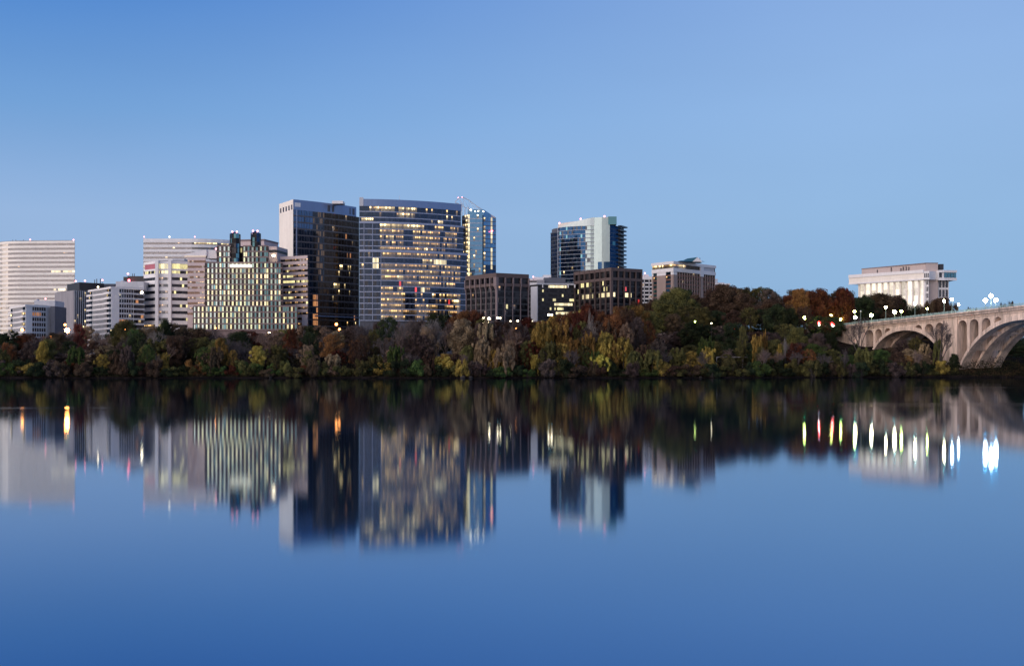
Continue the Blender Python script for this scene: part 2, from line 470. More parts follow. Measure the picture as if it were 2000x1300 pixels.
def apartment(name, label, pts, yb, n, Yc, seed, ph, lit, facew=white):
    a, c, b, d, zt = pts
    T = Thing(name, label, 'apartment block', (c[0], c[1] + 8, GZ))
    mats = [g_dark, l_warm, l_hot, l_dim, l_flat, l_org]
    z1 = zt - 1.0
    core(T, [a, c, b], [d], GZ, zt, facew, inset=.5)
    wallpanel(T, [a, c, b], z1, zt + .3, facew, .5, 'parapet')
    h = (z1 - GZ) / n
    # left face: grid between two columns of balconies
    s1, s2, s3 = sub(a, c, 0, .2), sub(a, c, .2, .8), sub(a, c, .8, 1)
    facade(T, s2, GZ, z1, n, 1.6, simple_pick(seed, .02), mats, .36, facew, .22, 1, facew, .28, .3, topband=False)
    for sg in (s1, s3):
        facade(T, sg, GZ, z1, n, 1.8, simple_pick(seed + 3, .07, (2, 1)), mats, 0, None, rec=.3, topband=False)
        for i in range(n):
            T.part('balcony', strip_mb(sg, GZ + i * h - .1, GZ + i * h + 1.25, 1.5), facew)
    # right face
    f1, f2, f3 = ph
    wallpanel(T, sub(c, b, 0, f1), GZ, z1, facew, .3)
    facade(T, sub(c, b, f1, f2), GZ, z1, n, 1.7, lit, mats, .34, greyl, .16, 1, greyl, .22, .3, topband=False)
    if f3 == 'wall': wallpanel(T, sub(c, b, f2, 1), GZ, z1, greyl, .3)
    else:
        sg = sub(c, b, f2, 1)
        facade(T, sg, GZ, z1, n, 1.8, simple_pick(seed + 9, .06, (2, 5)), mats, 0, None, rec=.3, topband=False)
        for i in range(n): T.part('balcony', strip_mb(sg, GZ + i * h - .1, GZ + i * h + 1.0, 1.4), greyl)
    return T, zt

# --- B
P_ = boxpts(20, 600.5, 50, 595.5, 99, 598, 760)
def litB(i, u, k):
    if i == 9 and u < .7: return 5
    return 2 if rh(31, i, k) < .015 else 0
T, zt = apartment('apartment_block', 'small white balconied apartment block in front of the ivory tower', P_, 655, 11, 760, 31, (.25, .80, 'wall'), litB)
mb = MB(); Y = 775; mb.box(PX(67, Y), PX(107.5, Y), Y, Y + 16, zt, PZ(587, Y)); mb.box(PX(68, Y), PX(71, Y), Y + 2, Y + 5, PZ(587, Y), PZ(583.5, Y)); T.part('penthouse', mb, greyl)
mb = MB(); Y = 772; mb.box(PX(98.6, Y), PX(107.2, Y), Y, Y + 20, GZ, PZ(598, Y)); T.part('rear_wing', mb, slate)
beacon(T, 84.5, 646, 757, .7, e_warm2) if False else None
beacon(T, 89, 583.5, 776, .5, e_redw)

# --- C black office with a blank side wall
def office_C():
    a, c, b, d, zt = boxpts(108, 572, 145, 567, 178, 569, 860)
    T = Thing('office_block', 'black office block with a blank grey side wall and white fins', 'office building', (c[0], c[1] + 10, GZ))
    core(T, [a, c, b], [d], GZ, zt, black)
    wallpanel(T, [a, c], GZ, zt, grey, .4, 'side_wall')
    def pick(i, u, k):
        x = rh(77, i, k)
        if i == 6 and x < .6: return 2
        return 2 if x < .10 else 0
    facade(T, [c, b], GZ, zt - .8, 13, 1.2, pick, [g_black, l_warm, l_hot, l_dim], .3, black, .1, topband=False)
    for k in range(9):
        p = lerp2(c, b, (k + .5) / 9)
        mb = MB(); mb.box(p[0] - .1, p[0] + .1, p[1] - 1.0, p[1] + .1, GZ, zt); T.part('fin', mb, greyl)
    Y = 880; z2 = PZ(551, Y)
    mb = MB(); mb.prism([RP(131, 555, z2), (PX(155, Y), Y), RP(203, 553.5, z2), (PX(150, Y + 40), Y + 40)], zt - 3, z2); T.part('penthouse', mb, black)
    mb = MB(); mb.box(PX(180, 900), PX(224, 900), 900, 920, zt - 12, PZ(554, 900)); T.part('rear_penthouse', mb, slate)
    for px, y in ((185, 546), (189, 544.5), (196, 544)):
        b_ = MB(); x = PX(px, 890); b_.tube((x, 890, PZ(556, 890)), (x, 890, PZ(y, 890)), .35, .3, 6); T.part('vent_pipe', b_, dark)
    for px, y, m in ((148, 549, e_redw), (166, 548, e_redw), (200, 547, e_redw), (191.5, 560.5, e_warm2)): beacon(T, px, y, 874, .6, m)
office_C()

# --- D
P_ = boxpts(173, 567.5, 217, 560.5, 280.5, 563.5, 800)
def litD(i, u, k):
    if i == 8 and u < .6: return 5
    return 2 if rh(41, i, k) < .01 else (1 if rh(42, i, k) < .02 else 0)
T, zt = apartment('apartment_block', 'tall white balconied flats beside the black office block', P_, 650, 15, 800, 44, (.24, .68, 'balc'), litD)
mb = MB(); Y = 818; mb.box(PX(226, Y), PX(281, Y), Y, Y + 16, zt - 1, PZ(549.5, Y)); mb.box(PX(234, Y), PX(239, Y), Y + 2, Y + 6, PZ(549.5, Y), PZ(547, Y)); T.part('penthouse', mb, greyl)
beacon(T, 277, 571, 797, .9, e_warm2)

# --- E black block
T = Thing('office_block', 'squat black rooftop block rising behind the taller white apartment block', 'office building', (PX(262, 900), 900, GZ))
mb = MB(); Y = 900; mb.box(PX(241, Y), PX(282, Y), Y, Y + 30, GZ, PZ(540.5, Y)); T.part('wall', mb, black)
mb = MB(); mb.box(PX(247, Y), PX(281, Y), Y + 3, Y + 25, PZ(540.5, Y), PZ(538.5, Y)); T.part('roof', mb, black)
for px in (259, 262.5):
    b = MB(); b.tube((PX(px, 905), 905, PZ(541, 905)), (PX(px, 905), 905, PZ(534, 905)), .3, .25, 6); T.part('vent_pipe', b, dark)
beacon(T, 250, 534.5, 897, .7, e_redw); beacon(T, 252, 547.5, 896, .9, e_red, PZ(552, 896))

# --- G white faceted office
def office_G():
    Y = 820; zt = ZT(509.5, Y)
    T = Thing('office_block', 'white faceted office block with two tall piers and lit ribbon windows', 'office building', (PX(324, Y), Y + 10, GZ))
    A = [RP(282, 512.5, zt), (PX(307, Y), Y)]; B = [(PX(307, Y), Y + 1.5), (PX(332, Y), Y + 1.5)]; C = [(PX(332, Y), Y), (PX(366.5, Y), Y + 6)]
    core(T, [A[0], A[1], C[0], C[1]], [(PX(366, Y) + 6, Y + 40), (A[0][0] + 8, Y + 45)], GZ, zt, white, inset=1.9)
    n = 14; zf = PZ(528, Y)
    mats = [g_dark, l_warm, l_hot, l_dim, l_yel]
    def pk(sd):
        def f(i, u, k):
            x = rh(sd, i, k)
            if sd == 3: return 4 if (i in (0, 1, 13) and x < .75) or x < (.30 if u > .45 else .02) else 0
            if sd == 2: return (4 if x < .75 else 3) if i in (0, 5, 3, 13) else (3 if x < .5 else 0)
            return (4 if i == 13 else 1) if (i in (2, 3, 4, 5, 13) and x < .65) else 0
        return f
    for pth, sd in ((A, 1), (B, 2), (C, 3)):
        facade(T, pth, GZ, zf, n, 1.3, pk(sd), mats, .56, white, .5, topband=False)
        wallpanel(T, pth, zf, zf + 1.2, white, .5, 'spandrel')
        wallpanel(T, pth, zt - 1.8, zt, white, .5, 'parapet')
    # top storey
    zb, zc = zf + 1.2, zt - 1.8
    T.part('louvre_panel', strip_mb(sub(*A, .06, .86), zb, zc, .2), redp)
    for pth in (B, C):
        mb = MB()
        for k, (p, q, u) in enumerate(panes(pth, 2.2)):
            mb.face([(*p, zb), (*q, zb), (*q, zc), (*p, zc)], 2 if rh(9, k) < .8 else 0, [(k, 0), (k + .98, 0), (k + .98, .98), (k, .98)])
        T.part('window_band', mb, [g_dark, l_hot, l_yel])
    for pc in (307, 332.5):
        mb = MB(); mb.box(PX(pc, Y) - 1.0, PX(pc, Y) + 1.0, Y - 1.6, Y + 2, GZ, zt + .3); T.part('pier', mb, white)
    mb = MB(); mb.box(PX(341, 840), PX(364, 840), 835, 850, zt, PZ(506, 840)); T.part('penthouse', mb, greyl)
office_G()

# --- H pink granite building with glass grid
def office_H():
    Y = 790; zt = ZT(503.5, Y)
    fl = 10.45 / F * Y
    T = Thing('office_complex', 'stepped pink granite office complex with a glowing glass grid and two glass turrets', 'office building', (PX(480, Y), Y + 20, GZ))
    mats = [g_dark, l_warm, l_hot, l_dim, l_yel, g_brown]
    # wings
    Lw = [(PX(366.5, Y + 8), Y + 8), (PX(402, Y + 8), Y + 8)]
    Rw0 = RP(546, 502.5, zt + 1.0); Rw = [(PX(548, Y + 14), Y + 14), (PX(601, Y + 4), Y + 4)]
    zL = ZT(504, Y + 8)
    nfl = 13
    z0 = zL - .9 - nfl * fl
    facade(T, Lw, z0, zL - fl * .45, nfl, 1.3, lambda i, u, k: (1 if i == 5 and .5 < u else (3 if rh(5, i, k) < .35 else 5)), mats, .58, pink, .35)
    core(T, Lw, [(Lw[1][0], Y + 50), (Lw[0][0], Y + 50)], GZ, zL, pink)
    zR = ZT(500, Y + 4)
    def pr(i, u, k):
        x = rh(6, i, k)
        if i == 8: return 4 if x < .85 else 0
        if i in (9, 5) and u < .5: return 4 if x < .8 else 3
        if u < .16: return 0
        return 3 if x < .55 else (4 if x < .62 else 5)
    facade(T, Rw, z0, zR - fl * .45, nfl, 1.3, pr, mats, .56, pink, .35)
    core(T, Rw, [(Rw[1][0] + 6, Y + 50), (Rw[0][0], Y + 50)], GZ, zR, pink)
    wallpanel(T, [(PX(590, Y + 3), Y + 3.2), (PX(600.6, Y + 3), Y + 3)], GZ, z0 + 2.2 * fl, pink, .6, 'corner_pier')
    wallpanel(T, [(PX(367, Y + 6), Y + 6), (PX(377, Y + 6), Y + 6)], GZ, z0 + 2.0 * fl, pink, .6, 'corner_pier')
    # glass grid blocks : (px0, px1, ytop, ybot, depth offset)
    gm = [g_black, l_green, l_cyan, l_yel, l_flat, g_tealg, l_dim]
    def grid(px0, px1, yt, yb, Yg, seed, name='curtain_wall', pinky=True):
        p = [(PX(px0, Yg), Yg), (PX(px1, Yg), Yg)]
        za, zb = PZ(yb, Yg), PZ(yt, Yg)
        n = max(1, round((yb - yt) / 10.45)); h = (zb - za) / n
        nb = round((px1 - px0) / 3.95)
        W = MB(); gr = MB()
        for i in range(n):
            yc = yb - (i + .5) * (yb - yt) / n
            for k in range(nb):
                pxc = px0 + (k + .5) * (px1 - px0) / nb
                a, b = lerp2(*p, k / nb), lerp2(*p, (k + 1) / nb)
                gk = int(round((pxc - 378) / 3.95))
                x = rh(11, int(yc / 10.45), gk)
                if gk % 2 == 0: m = 0 if x < .86 else 5
                else:
                    m = 1 if x < .5 else (2 if x < .8 else 3)
                    if yc < 520: m = 2 if x < .45 else (1 if x < .75 else 5)
                    if pxc > 495 and x < .45: m = 5
                    if 540 <= yc < 549 and pxc > 480 and x > .15: m = 4
                    if 571 <= yc < 582 and x > .25: m = 4 if pxc > 430 else 3
                    if 592 <= yc < 600 and 490 < pxc < 520: m = 4
                if x > .985: m = 4
                W.face([(*a, za + i * h + h * .24), (*b, za + i * h + h * .24), (*b, za + (i + 1) * h), (*a, za + (i + 1) * h)], m, [(k, i), (k + .98, i), (k + .98, i + .98), (k, i + .98)])
            strip = strip_mb(p, za + i * h, za + i * h + h * .24, .32)
            T.part('floor_band', strip, rosy)
        cw = T.part(name, W, gm)
        for k in range(nb + 1):
            a = lerp2(*p, k / nb); wd = .09 if k % 2 else .17
            gr.box(a[0] - wd, a[0] + wd, Yg - .3, Yg + .1, za, zb)
        T.part('mullion_grid', gr, rosy, parent=cw)
        T.part('cornice', strip_mb(p, zb, zb + .8, .45), rosy)
        kk = (Yg + 18) / Yg; mb = MB(); mb.prism([(p[0][0] + .05, Yg + .3), (p[1][0] - .3, Yg + .3), (p[1][0] * kk - .3, Yg + 18), (p[0][0] * kk, Yg + 18)], GZ, zb - .2); T.part('wall', mb, rosy)
        mb = MB()
        for xx, s in ((p[0][0], -1), (p[1][0], 1)):
            mb.box(xx - .25, xx + .25, Yg - .3, Yg + .6, za, zb)
        T.part('return_wall', mb, rosy)
    grid(378, 580, 599, 645, Y - 14, 1)
    grid(401, 552, 514, 599, Y - 7, 2)
    grid(424, 453, 481.5, 514, Y - 2, 3)
    grid(475, 524, 481.5, 514, Y - 2, 4)
    # central recess
    Yr = Y + 4
    p = [(PX(452, Yr), Yr), (PX(477, Yr), Yr)]
    facade(T, p, PZ(516, Yr), PZ(484, Yr), 3, 1.3, lambda i, u, k: (3 if i == 2 and rh(8, i, k) < .6 else (1 if rh(8, i, k) < .15 else 0)), [g_black, l_warm, l_hot, l_yel], .15, dark, .2)
    # bright canopy
    Yc = Y - 9
    mb = MB(); mb.box(PX(450, Yc), PX(491, Yc), Yc - 1.5, Yc + 1, PZ(521.5, Yc), PZ(516.5, Yc)); T.part('lit_canopy', mb, e_canopy)
    # turrets
    for px0, px1, yt in ((447.5, 466, 456), (488.5, 506, 454.5)):
        Yt = Y - 3; x0, x1 = PX(px0, Yt), PX(px1, Yt); xm = (x0 + x1) / 2; w = (x1 - x0) / 2
        pts = [(x0, Yt + 1.6), (xm - w * .45, Yt), (xm + w * .45, Yt), (x1, Yt + 1.6)]
        za, zb = PZ(514 if px0 < 460 else 482, Yt), PZ(yt, Yt)
        n = round((zb - za) / fl)
        tur = MB(); tur.prism([(q[0], q[1] + .15) for q in pts] + [(x1, Yt + 6), (x0, Yt + 6)], za, zb - .1); to = T.part('turret', tur, dark)
        h = (zb - za) / n
        for i in range(n):
            wb = MB()
            for k, (p_, q_, u) in enumerate(panes(pts, 1.4)):
                m = [0, 1, 0, 2, 1, 0][int(rh(px0, i, k) * 6)]
                if k in (2, 3) and rh(px0, i) < .5: m = 0
                wb.face([(*p_, za + i * h + .35), (*q_, za + i * h + .35), (*q_, za + i * h + h), (*p_, za + i * h + h)], m, [(k, i), (k + .98, i), (k + .98, i + .98), (k, i + .98)])
            T.part('window_band', wb, [g_black, g_tealg, g_navy], parent=to)
        rf = MB(); apex = (xm, Yt + 3, zb + 1.5)
        cor = [(x0, Yt + 1.6, zb), (xm - w * .45, Yt, zb), (xm + w * .45, Yt, zb), (x1, Yt + 1.6, zb), (x1, Yt + 6, zb), (x0, Yt + 6, zb)]
        for i in range(6): rf.face([cor[i], cor[(i + 1) % 6], apex])
        T.part('turret_roof', rf, g_tealg, parent=to)
        for q in (-1.6, 1.4): 
            bm_ = MB(); bm_.ball((xm + q, Yt + 2.5, zb + 1.5), .55, 7, 5); T.part('beacon_light', bm_, e_redw, parent=to)
    # penthouse tiers behind
    Yp = Y + 30
    mb = MB(); z1 = PZ(467.5, Yp); mb.prism([RP(467, 468.5, z1), (PX(516, Yp), Yp), RP(543, 474, z1), (PX(500, Yp + 40), Yp + 40)], zL - 5, z1); T.part('penthouse', mb, pink)
    T.part('cornice', strip_mb([RP(467, 468.5, z1), (PX(516, Yp), Yp), RP(543, 474, z1)], z1 - .9, z1 + .2, .35), rosy)
    Yp = Y + 22; z1 = PZ(481, Yp)
    mb = MB(); mb.prism([(PX(512, Yp), Yp), (PX(541, Yp), Yp), RP(562, 487, z1), (PX(530, Yp + 30), Yp + 30)], zL - 5, z1); T.part('penthouse', mb, pink)
    T.part('window_band', strip_mb([(PX(524, Yp), Yp), (PX(541, Yp), Yp), RP(562, 487, z1)], z1 - 4.2, z1 - 2.4, .1), black)
    mb = MB(); mb.ball((PX(534.5, Y + 18), Y + 18, PZ(499, Y + 18)), 1.2, 8, 5, sz=.6); T.part('terrace_lamp', mb, e_warm2)
    # pavilion with slanted roof on the left wing
    Yq = Y + 12
    mb = MB(); xa, xb, xc = PX(359, Yq), PX(405, Yq), PX(424, Yq)
    mb.prism([(xa, Yq - 2), (xb, Yq - 2), (xb, Yq + 10), (xa, Yq + 10)], PZ(500, Yq), 0, zt=[PZ(497.5, Yq), PZ(488, Yq), PZ(488, Yq), PZ(497.5, Yq)]); T.part('slanted_roof', mb, white)
    mb = MB(); mb.box(xb, xc, Yq - 1, Yq + 10, PZ(505, Yq), PZ(489, Yq)); T.part('penthouse', mb, white)
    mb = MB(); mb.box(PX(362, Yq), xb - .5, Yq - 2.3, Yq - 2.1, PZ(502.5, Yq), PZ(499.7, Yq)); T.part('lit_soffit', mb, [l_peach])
    beacon(T, 422, 486, Y, .6, e_redw)
office_H()

# --- I tall dark glass tower with a white concrete side
def tower_I():
    Y = 880; zt = ZT(389.5, Y)
    a, c, b = RP(546, 398.5, zt), (PX(573, Y), Y), RP(695, 404.5, zt)
    T = Thing('high_rise_tower', 'tall dark glass high-rise with a white concrete side wall and blue parapet', 'tower', (c[0] + 20, Y + 20, GZ))
    front = arcpath(c, b, 2.2, 10)
    zr = zt - 20 / F * Y
    b2 = (PX(700.5, b[1]), b[1] + 1.5)
    core(T, [a] + front, [(b[0] + 14, b[1] + 45), (a[0] + 20, a[1] + 38)], GZ, zt - .5, slate, inset=.5)
    # white side
    h5 = zt - 7.2
    wallpanel(T, [a, c], GZ, h5, cream, .3, 'side_wall')
    wallpanel(T, [a, c], zt - 3.6, zt, cream, .3, 'side_wall')
    mb = MB(); mb.face([(*offs([a, c], .02)[0], h5), (*offs([a, c], .02)[1], h5), (*offs([a, c], .02)[1], zt - 3.6), (*offs([a, c], .02)[0], zt - 3.6)]); T.part('opening_backing', mb, g_navy)
    for k in range(6):
        T.part('opening_pier', strip_mb(sub(a, c, .2 * k - (.04 if k else 0) + 0, min(1, .2 * k + .06)), h5, zt - 3.6, .3), cream)
    # crown
    T.part('parapet', strip_mb(front, zr, zt, .5), steel)
    for k in range(14):
        if k % 2: T.part('parapet_louvre', strip_mb([front[0], front[-1]] if 0 else sub(front[5], front[10], (k - 1) / 14, k / 14), zr + 1.2, zt - 1.5, .9), slate)
    mb = MB(); q = sub(front[0], front[1], .15, .95); s_ = strip_mb(q, zr + 2.3, zt - 2.2, .6); T.part('roof_sign_panel', s_, white)
    full = arcpath(c, b2, 2.6, 14)
    n = 24
    def pick(i, u, k):
        x = rh(21, i, k)
        if u < .27: return 5 if x > .04 else 6
        if .27 <= u < .43:
            if i > 12: return 7 if x < .55 else 6
            if u < .335: return 8 if i < 11 and x < .85 else 6
            return 0
        if i in (3, 4, 9, 10, 14, 15, 16, 12, 11) and .5 < u < .85 and x < .10: return 2
        if (i, k % 40) in ((10, 20), (8, 19), (8, 20), (12, 29), (5, 20)): return 4
        return 2 if x < .006 else (1 if x < .018 else (4 if .02 < x < .024 else 0))
    facade(T, full, GZ, zr, n, 1.25, pick, [g_umber, l_org, l_hot, l_dim, l_warm, g_blue, g_dark, g_copper, l_org], .22, bandt, .22, 2, bandi, .15, .15, topband=False)
    T.part('entrance_canopy', strip_mb(sub(full[4], full[14], 0, .95), PZ(617, Y), PZ(614.5, Y), 4), steel)
    # glazed corner strip
    T.part('corner_mullion', strip_mb(sub(c, front[1], 0.35, .5), GZ, zr, .4), bandj)
    mb = MB(); mb.box(PX(650, Y + 20), PX(672, Y + 20), Y + 15, Y + 25, zt - 1, PZ(394, Y + 20)); T.part('penthouse', mb, white)
tower_I()

# --- J curved glass tower, the widest one
def tower_J():
    Y = 800; zt = ZT(386.5, Y)
    a, b = (PX(702, Y), Y), RP(900, 397, zt)
    ang = math.atan2(b[1] - a[1], b[0] - a[0])
    T = Thing('curved_glass_tower', 'widest tower, curved grey-blue glass with silver floor lines and many lit offices', 'tower', (PX(805, Y), Y + 20, GZ))
    base = arcpath(a, b, 5.5, 28)
    def clip(px1):
        out = [p for p in base if 1000 + p[0] / p[1] * F < px1]
        l = base[-1]; e = (PX(px1, l[1] + 1), l[1] + 1)
        if 1000 + l[0] / l[1] * F < px1 - .5 or len(out) < len(base): out.append(e if px1 > 901 else base[-1])
        return out
    core(T, base, [(b[0], b[1] + 40), (a[0], a[1] + 40)], GZ, zt - 1.2, slate, inset=.5)
    fl = 11.2 / F * Y
    zc = PZ(402.5, Y)
    cols = [(0.04, .10), (.10, .17), (.23, .46), (.56, .80), (.80, .95)]
    mats = [g_j, l_warm, l_hot, l_dim, l_flat, l_red, g_dark]
    def mk(i0):
        def pick(i_, u, k):
            i = i_ + i0; x = rh(50, i, k); y = rh(51, i, int(k / 3)); z = rh(52, i, int(k / 9))
            top = i >= 18
            if i == 18: return (2 if x < .85 else 3) if .10 < u < .32 or .36 < u < .53 else (1 if x < .10 else 0)
            if i == 17: return (2 if x < .8 else 3) if .36 < u < .52 else (2 if .76 < u < .90 and x < .5 else (3 if x < .12 else 0))
            if i == 16: return 2 if .02 < u < .12 and x < .8 else (2 if .68 < u < .80 and x < .7 else 0)
            if i == 15: return (2 if x < .85 else 1) if .18 < u < .58 else (1 if .7 < u < .94 and x < .5 else 0)
            if i == 9:
                if .115 < u < .17: return 4
                if .55 < u < .66: return 2 if x < .6 else 3
                if .66 <= u < .79: return 4
                return 0
            if i == 8 and .115 < u < .17: return 4
            if i == 4: 
                if .53 < u < .57: return 4
                if .57 < u < .62: return 3
                return 1 if .18 < u < .38 and x < .6 else (5 if x > .995 else 0)
            if u < .18: return 1 if x < .015 else (6 if x > .7 else 0)
            if .395 < u < .475: return 3 if z < .35 else 0
            if .93 < u: return 0
            prob = .84 if .18 < u <= .395 else (.78 if u < .70 else (.35 if u < .78 else .68))
            if i in (13, 12) and u < .34: prob *= .6
            if z < .14: prob *= .15
            if x < prob: return 1 if y < .66 else (2 if y < .72 else 3)
            return 5 if x > .995 else (3 if x > .82 else 0)
        return pick
    zlo = zc - 19 * fl
    lo = arcpath(a, (PX(912, b[1] + 2), b[1] + 2), 6.2, 28); mi = arcpath(a, (PX(905, b[1] + 1), b[1] + 1), 5.8, 28)
    lo = [p for p in lo]; 
    def f2(path, i0, n, z0):
        facade(T, path, z0, z0 + n * fl, n, 1.5, mk(i0), mats, .17, bandj, .3, 2, bandi, .12, .13, topband=False)
    zz = zlo - fl
    f2(lo, -1, 12, zz); f2(offs(mi, -.05), 11, 5, zz + 12 * fl); f2(offs(base, -.1), 16, 3, zz + 17 * fl)
    T.part('floor_band', strip_mb(lo, zz + 12 * fl, zz + 12 * fl + 1.6, 1.2), bandj)
    T.part('floor_band', strip_mb(mi, zz + 17 * fl, zz + 17 * fl + 1.3, .9), bandj)
    # crown screen: higher at the left pylon
    zc2 = zz + 20 * fl
    T.part('crown_screen', strip_mb(base[1:], zc2, zt - .7, .7), steel)
    T.part('corner_pylon', strip_mb(base[:2], zc2, zt + .3, 1.0), greyl)
    # left saw-tooth piers
    for px in (711, 726, 740):
        q = [p for p in lo if 1000 + p[0] / p[1] * F < px + 4][-1]
        i = lo.index(q); T.part('saw_tooth_pier', strip_mb(sub(lo[i], lo[i+1], 0, .12), zz, zz + (12 if px == 740 else 17) * fl, .55), bandj)
    mb = MB(); mb.tube((PX(780, Y + 20), Y + 20, zt - 1), (PX(780, Y + 20), Y + 20, PZ(382, Y + 20)), .15, .1, 5); T.part('antenna', mb, greyl)
tower_J()

# --- K glass tower with a slanted truss crown
def tower_K():
    Y = 900
    T = Thing('glass_high_rise', 'slim sky-blue glass high-rise with an open sloping truss on its roof', 'tower', (PX(935, Y), Y + 15, GZ))
    zt = PZ(419, Y); fl = 8.7 / F * Y
    n = int((zt - GZ) / fl); z0 = zt - n * fl
    A = [(PX(902, Y + 8), Y + 8), (PX(914, Y + 1), Y + 1)]; B = [(PX(914, Y), Y), (PX(942, Y), Y)]; C = [(PX(942, Y), Y + 1.6), (PX(944.5, Y), Y + 1.6)]; D = [(PX(944.5, Y), Y), (PX(968.5, Y), Y + 3)]
    mats = [g_sky, l_warm, l_hot, l_flat, g_navy, g_dark]
    facade(T, A, z0, zt, n, 1.5, lambda i, u, k: 2 if u > .65 or rh(1, i, k) < .15 else 5, mats, .2, bandi, .2, topband=False)
    facade(T, B, z0, zt, n, 1.35, lambda i, u, k: 3 if k == 0 and rh(61, i) < .9 else (2 if rh(61, i, k) < (.22 if k in (3, 4) else .05) else 0), mats, .16, bandn, .2, 1, g_sky, .08, .1, topband=False)
    facade(T, C, z0, zt, n, 1.0, lambda i, u, k: 4, mats, .1, bandi, .1, topband=False)
    facade(T, D, z0, zt - 2, n, 1.35, lambda i, u, k: (3 if k == 4 and rh(62, i) < .95 else (2 if k == 0 and rh(63, i) < .6 else (0 if i > n * .66 else 4))), mats, .14, bandi, .18, 2, bandi, .08, .1, topband=False)  # navy lower storeys paint in a dark reflection
    core(T, [A[0], A[1], B[0], B[1], D[1]], [(D[1][0] + 4, Y + 30), (A[0][0], Y + 34)], GZ, zt - 2.2, slate, inset=2.2)
    # sloping glass skirt and truss
    xs = lambda px: PX(px, Y)
    mb = MB()
    mb.face([(xs(944.5), Y + .2, zt - 2), (xs(968.5), Y + 3, zt - 2), (xs(968.5), Y + 3, PZ(425, Y)), (xs(944.5), Y + .2, PZ(409, Y))], 0, [(0, 0), (6, 0), (6, .9), (0, .9)])
    mb.face([(xs(914), Y, zt + .02), (xs(944.5), Y, zt + .02), (xs(944.5), Y, PZ(409, Y)), (xs(914), Y, PZ(409, Y))], 0, [(0, 0), (6, 0), (6, .9), (0, .9)])
    T.part('sloping_glass_screen', mb, g_sky)
    tr = MB()
    pr = [(889, 394), (897, 386), (904, 385), (916, 391), (930, 402), (945, 411), (968, 425)]
    lowr = [(889, 396), (900, 400), (906, 404), (916, 408), (930, 411), (945, 418), (968, 426)]
    for dy in (0, 14):
        Yt = Y + 2 + dy
        pt = [(PX(x, Yt), Yt, PZ(y, Yt)) for x, y in pr]; pl = [(PX(x, Yt), Yt, PZ(y, Yt)) for x, y in lowr]
        for i in range(len(pt) - 1):
            tr.tube(pt[i], pt[i+1], .28, .28, 5); tr.tube(pl[i], pl[i+1], .22, .22, 5); tr.tube(pt[i], pl[i+1], .16, .16, 4); tr.tube(pt[i], pl[i], .16, .16, 4)
    for i in range(1, len(pr)):
        x, y = pr[i]; tr.tube((PX(x, Y + 2), Y + 2, PZ(y, Y + 2)), (PX(x, Y + 16), Y + 16, PZ(y, Y + 16)), .16, .16, 4)
    for x, y, y2 in ((908, 404, 420), (902, 396, 420), (914, 404, 420)): tr.tube((PX(x, Y + 2), Y + 2, PZ(y, Y + 2)), (PX(x, Y + 2), Y + 2, PZ(y2, Y)), .3, .3, 5)
    T.part('roof_truss', tr, bandn)
    for px, y, r, m in ((895, 386, .45, e_redw), (902.5, 385, .45, e_redw), (919.5, 410, .7, e_warm2), (928, 413, .45, e_warm2), (934, 412, .5, e_warm2), (944, 413, .5, e_warm2), (933, 420, .45, e_warm2), (960.5, 451, .9, e_red)): 
        b = MB(); b.ball((PX(px, Y - 1), Y - 1, PZ(y, Y - 1)), r, 7, 5, sz=.6); T.part('roof_light', b, m)
tower_K()

# --- L and O brown granite pavilions with flaring piers
def brown_office(name, label, pts, nl, nr, ym0, ym1, flare, lit, n, seed):
    a, c, b, d, zt = pts
    Y = c[1]
    T = Thing(name, label, 'office building', (c[0], c[1] + 12, GZ))
    core(T, [a, c, b], [d], GZ, zt - .3, black, inset=.8)
    z_m1, z_m0 = PZ(ym0, Y), PZ(ym1, Y)      # mechanical storey glazing top / foot
    zl = z_m0 - 1.7
    path = [a, c, b]
    T.part('parapet', strip_mb(path, z_m1, zt, .9), brown)
    T.part('ledge', strip_mb(path, zl, z_m0, .9), brown)
    mats = [g_black, l_yel, l_flat, l_dim, l_red, g_brown]
    mb = MB()
    for k, (p, q, u) in enumerate(panes(path, 2.5)):
        mb.face([(*p, z_m0), (*q, z_m0), (*q, z_m1), (*p, z_m1)], 0, [(k, 0), (k + .98, 0), (k + .98, .98), (k, .98)])
    T.part('window_band', mb, [g_black])
    facade(T, path, GZ, zl, n, 1.25, lit, mats, .28, black, .12, topband=False)
    for (p0, p1, nb) in ((a, c, nl), (c, b, nr)):
        dd = Vector((p1[0] - p0[0], p1[1] - p0[1])).normalized(); nn = Vector((dd.y, -dd.x))
        for k in range(nb + 1):
            if p0 is c and k == 0: continue
            f = k / nb; p = lerp2(p0, p1, f); cor = (p0 is a and k == nb)
            w = .75 if cor else .26
            mb = MB(); dep = .7 if flare else .5
            def ring(z, out, w_): 
                return [(p[0] - dd.x * w_ + nn.x * out, p[1] - dd.y * w_ + nn.y * out, z), (p[0] + dd.x * w_ + nn.x * out, p[1] + dd.y * w_ + nn.y * out, z),
                        (p[0] + dd.x * w_ - nn.x * .4, p[1] + dd.y * w_ - nn.y * .4, z), (p[0] - dd.x * w_ - nn.x * .4, p[1] - dd.y * w_ - nn.y * .4, z)]
            prof = [(GZ, .4, w), (zl - 5, .4, w), (zl - 2.2, .55, w * 1.15), (zl, 1.3, w * (2.0 if cor and flare else 1.3)), (z_m1 + .1, 1.3, w * (2.0 if cor and flare else 1.3))] if flare else [(GZ, .75, w), (zt - .05, 1.15, w)]
            for i in range(len(prof) - 1):
                A_, B_ = ring(*prof[i]), ring(*prof[i+1])
                for j in range(4): mb.face([A_[j], A_[(j+1) % 4], B_[(j+1) % 4], B_[j]])
            mb.face(ring(*prof[-1]))
            T.part('pier', mb, brown if not flare else wall_rose)
    return T
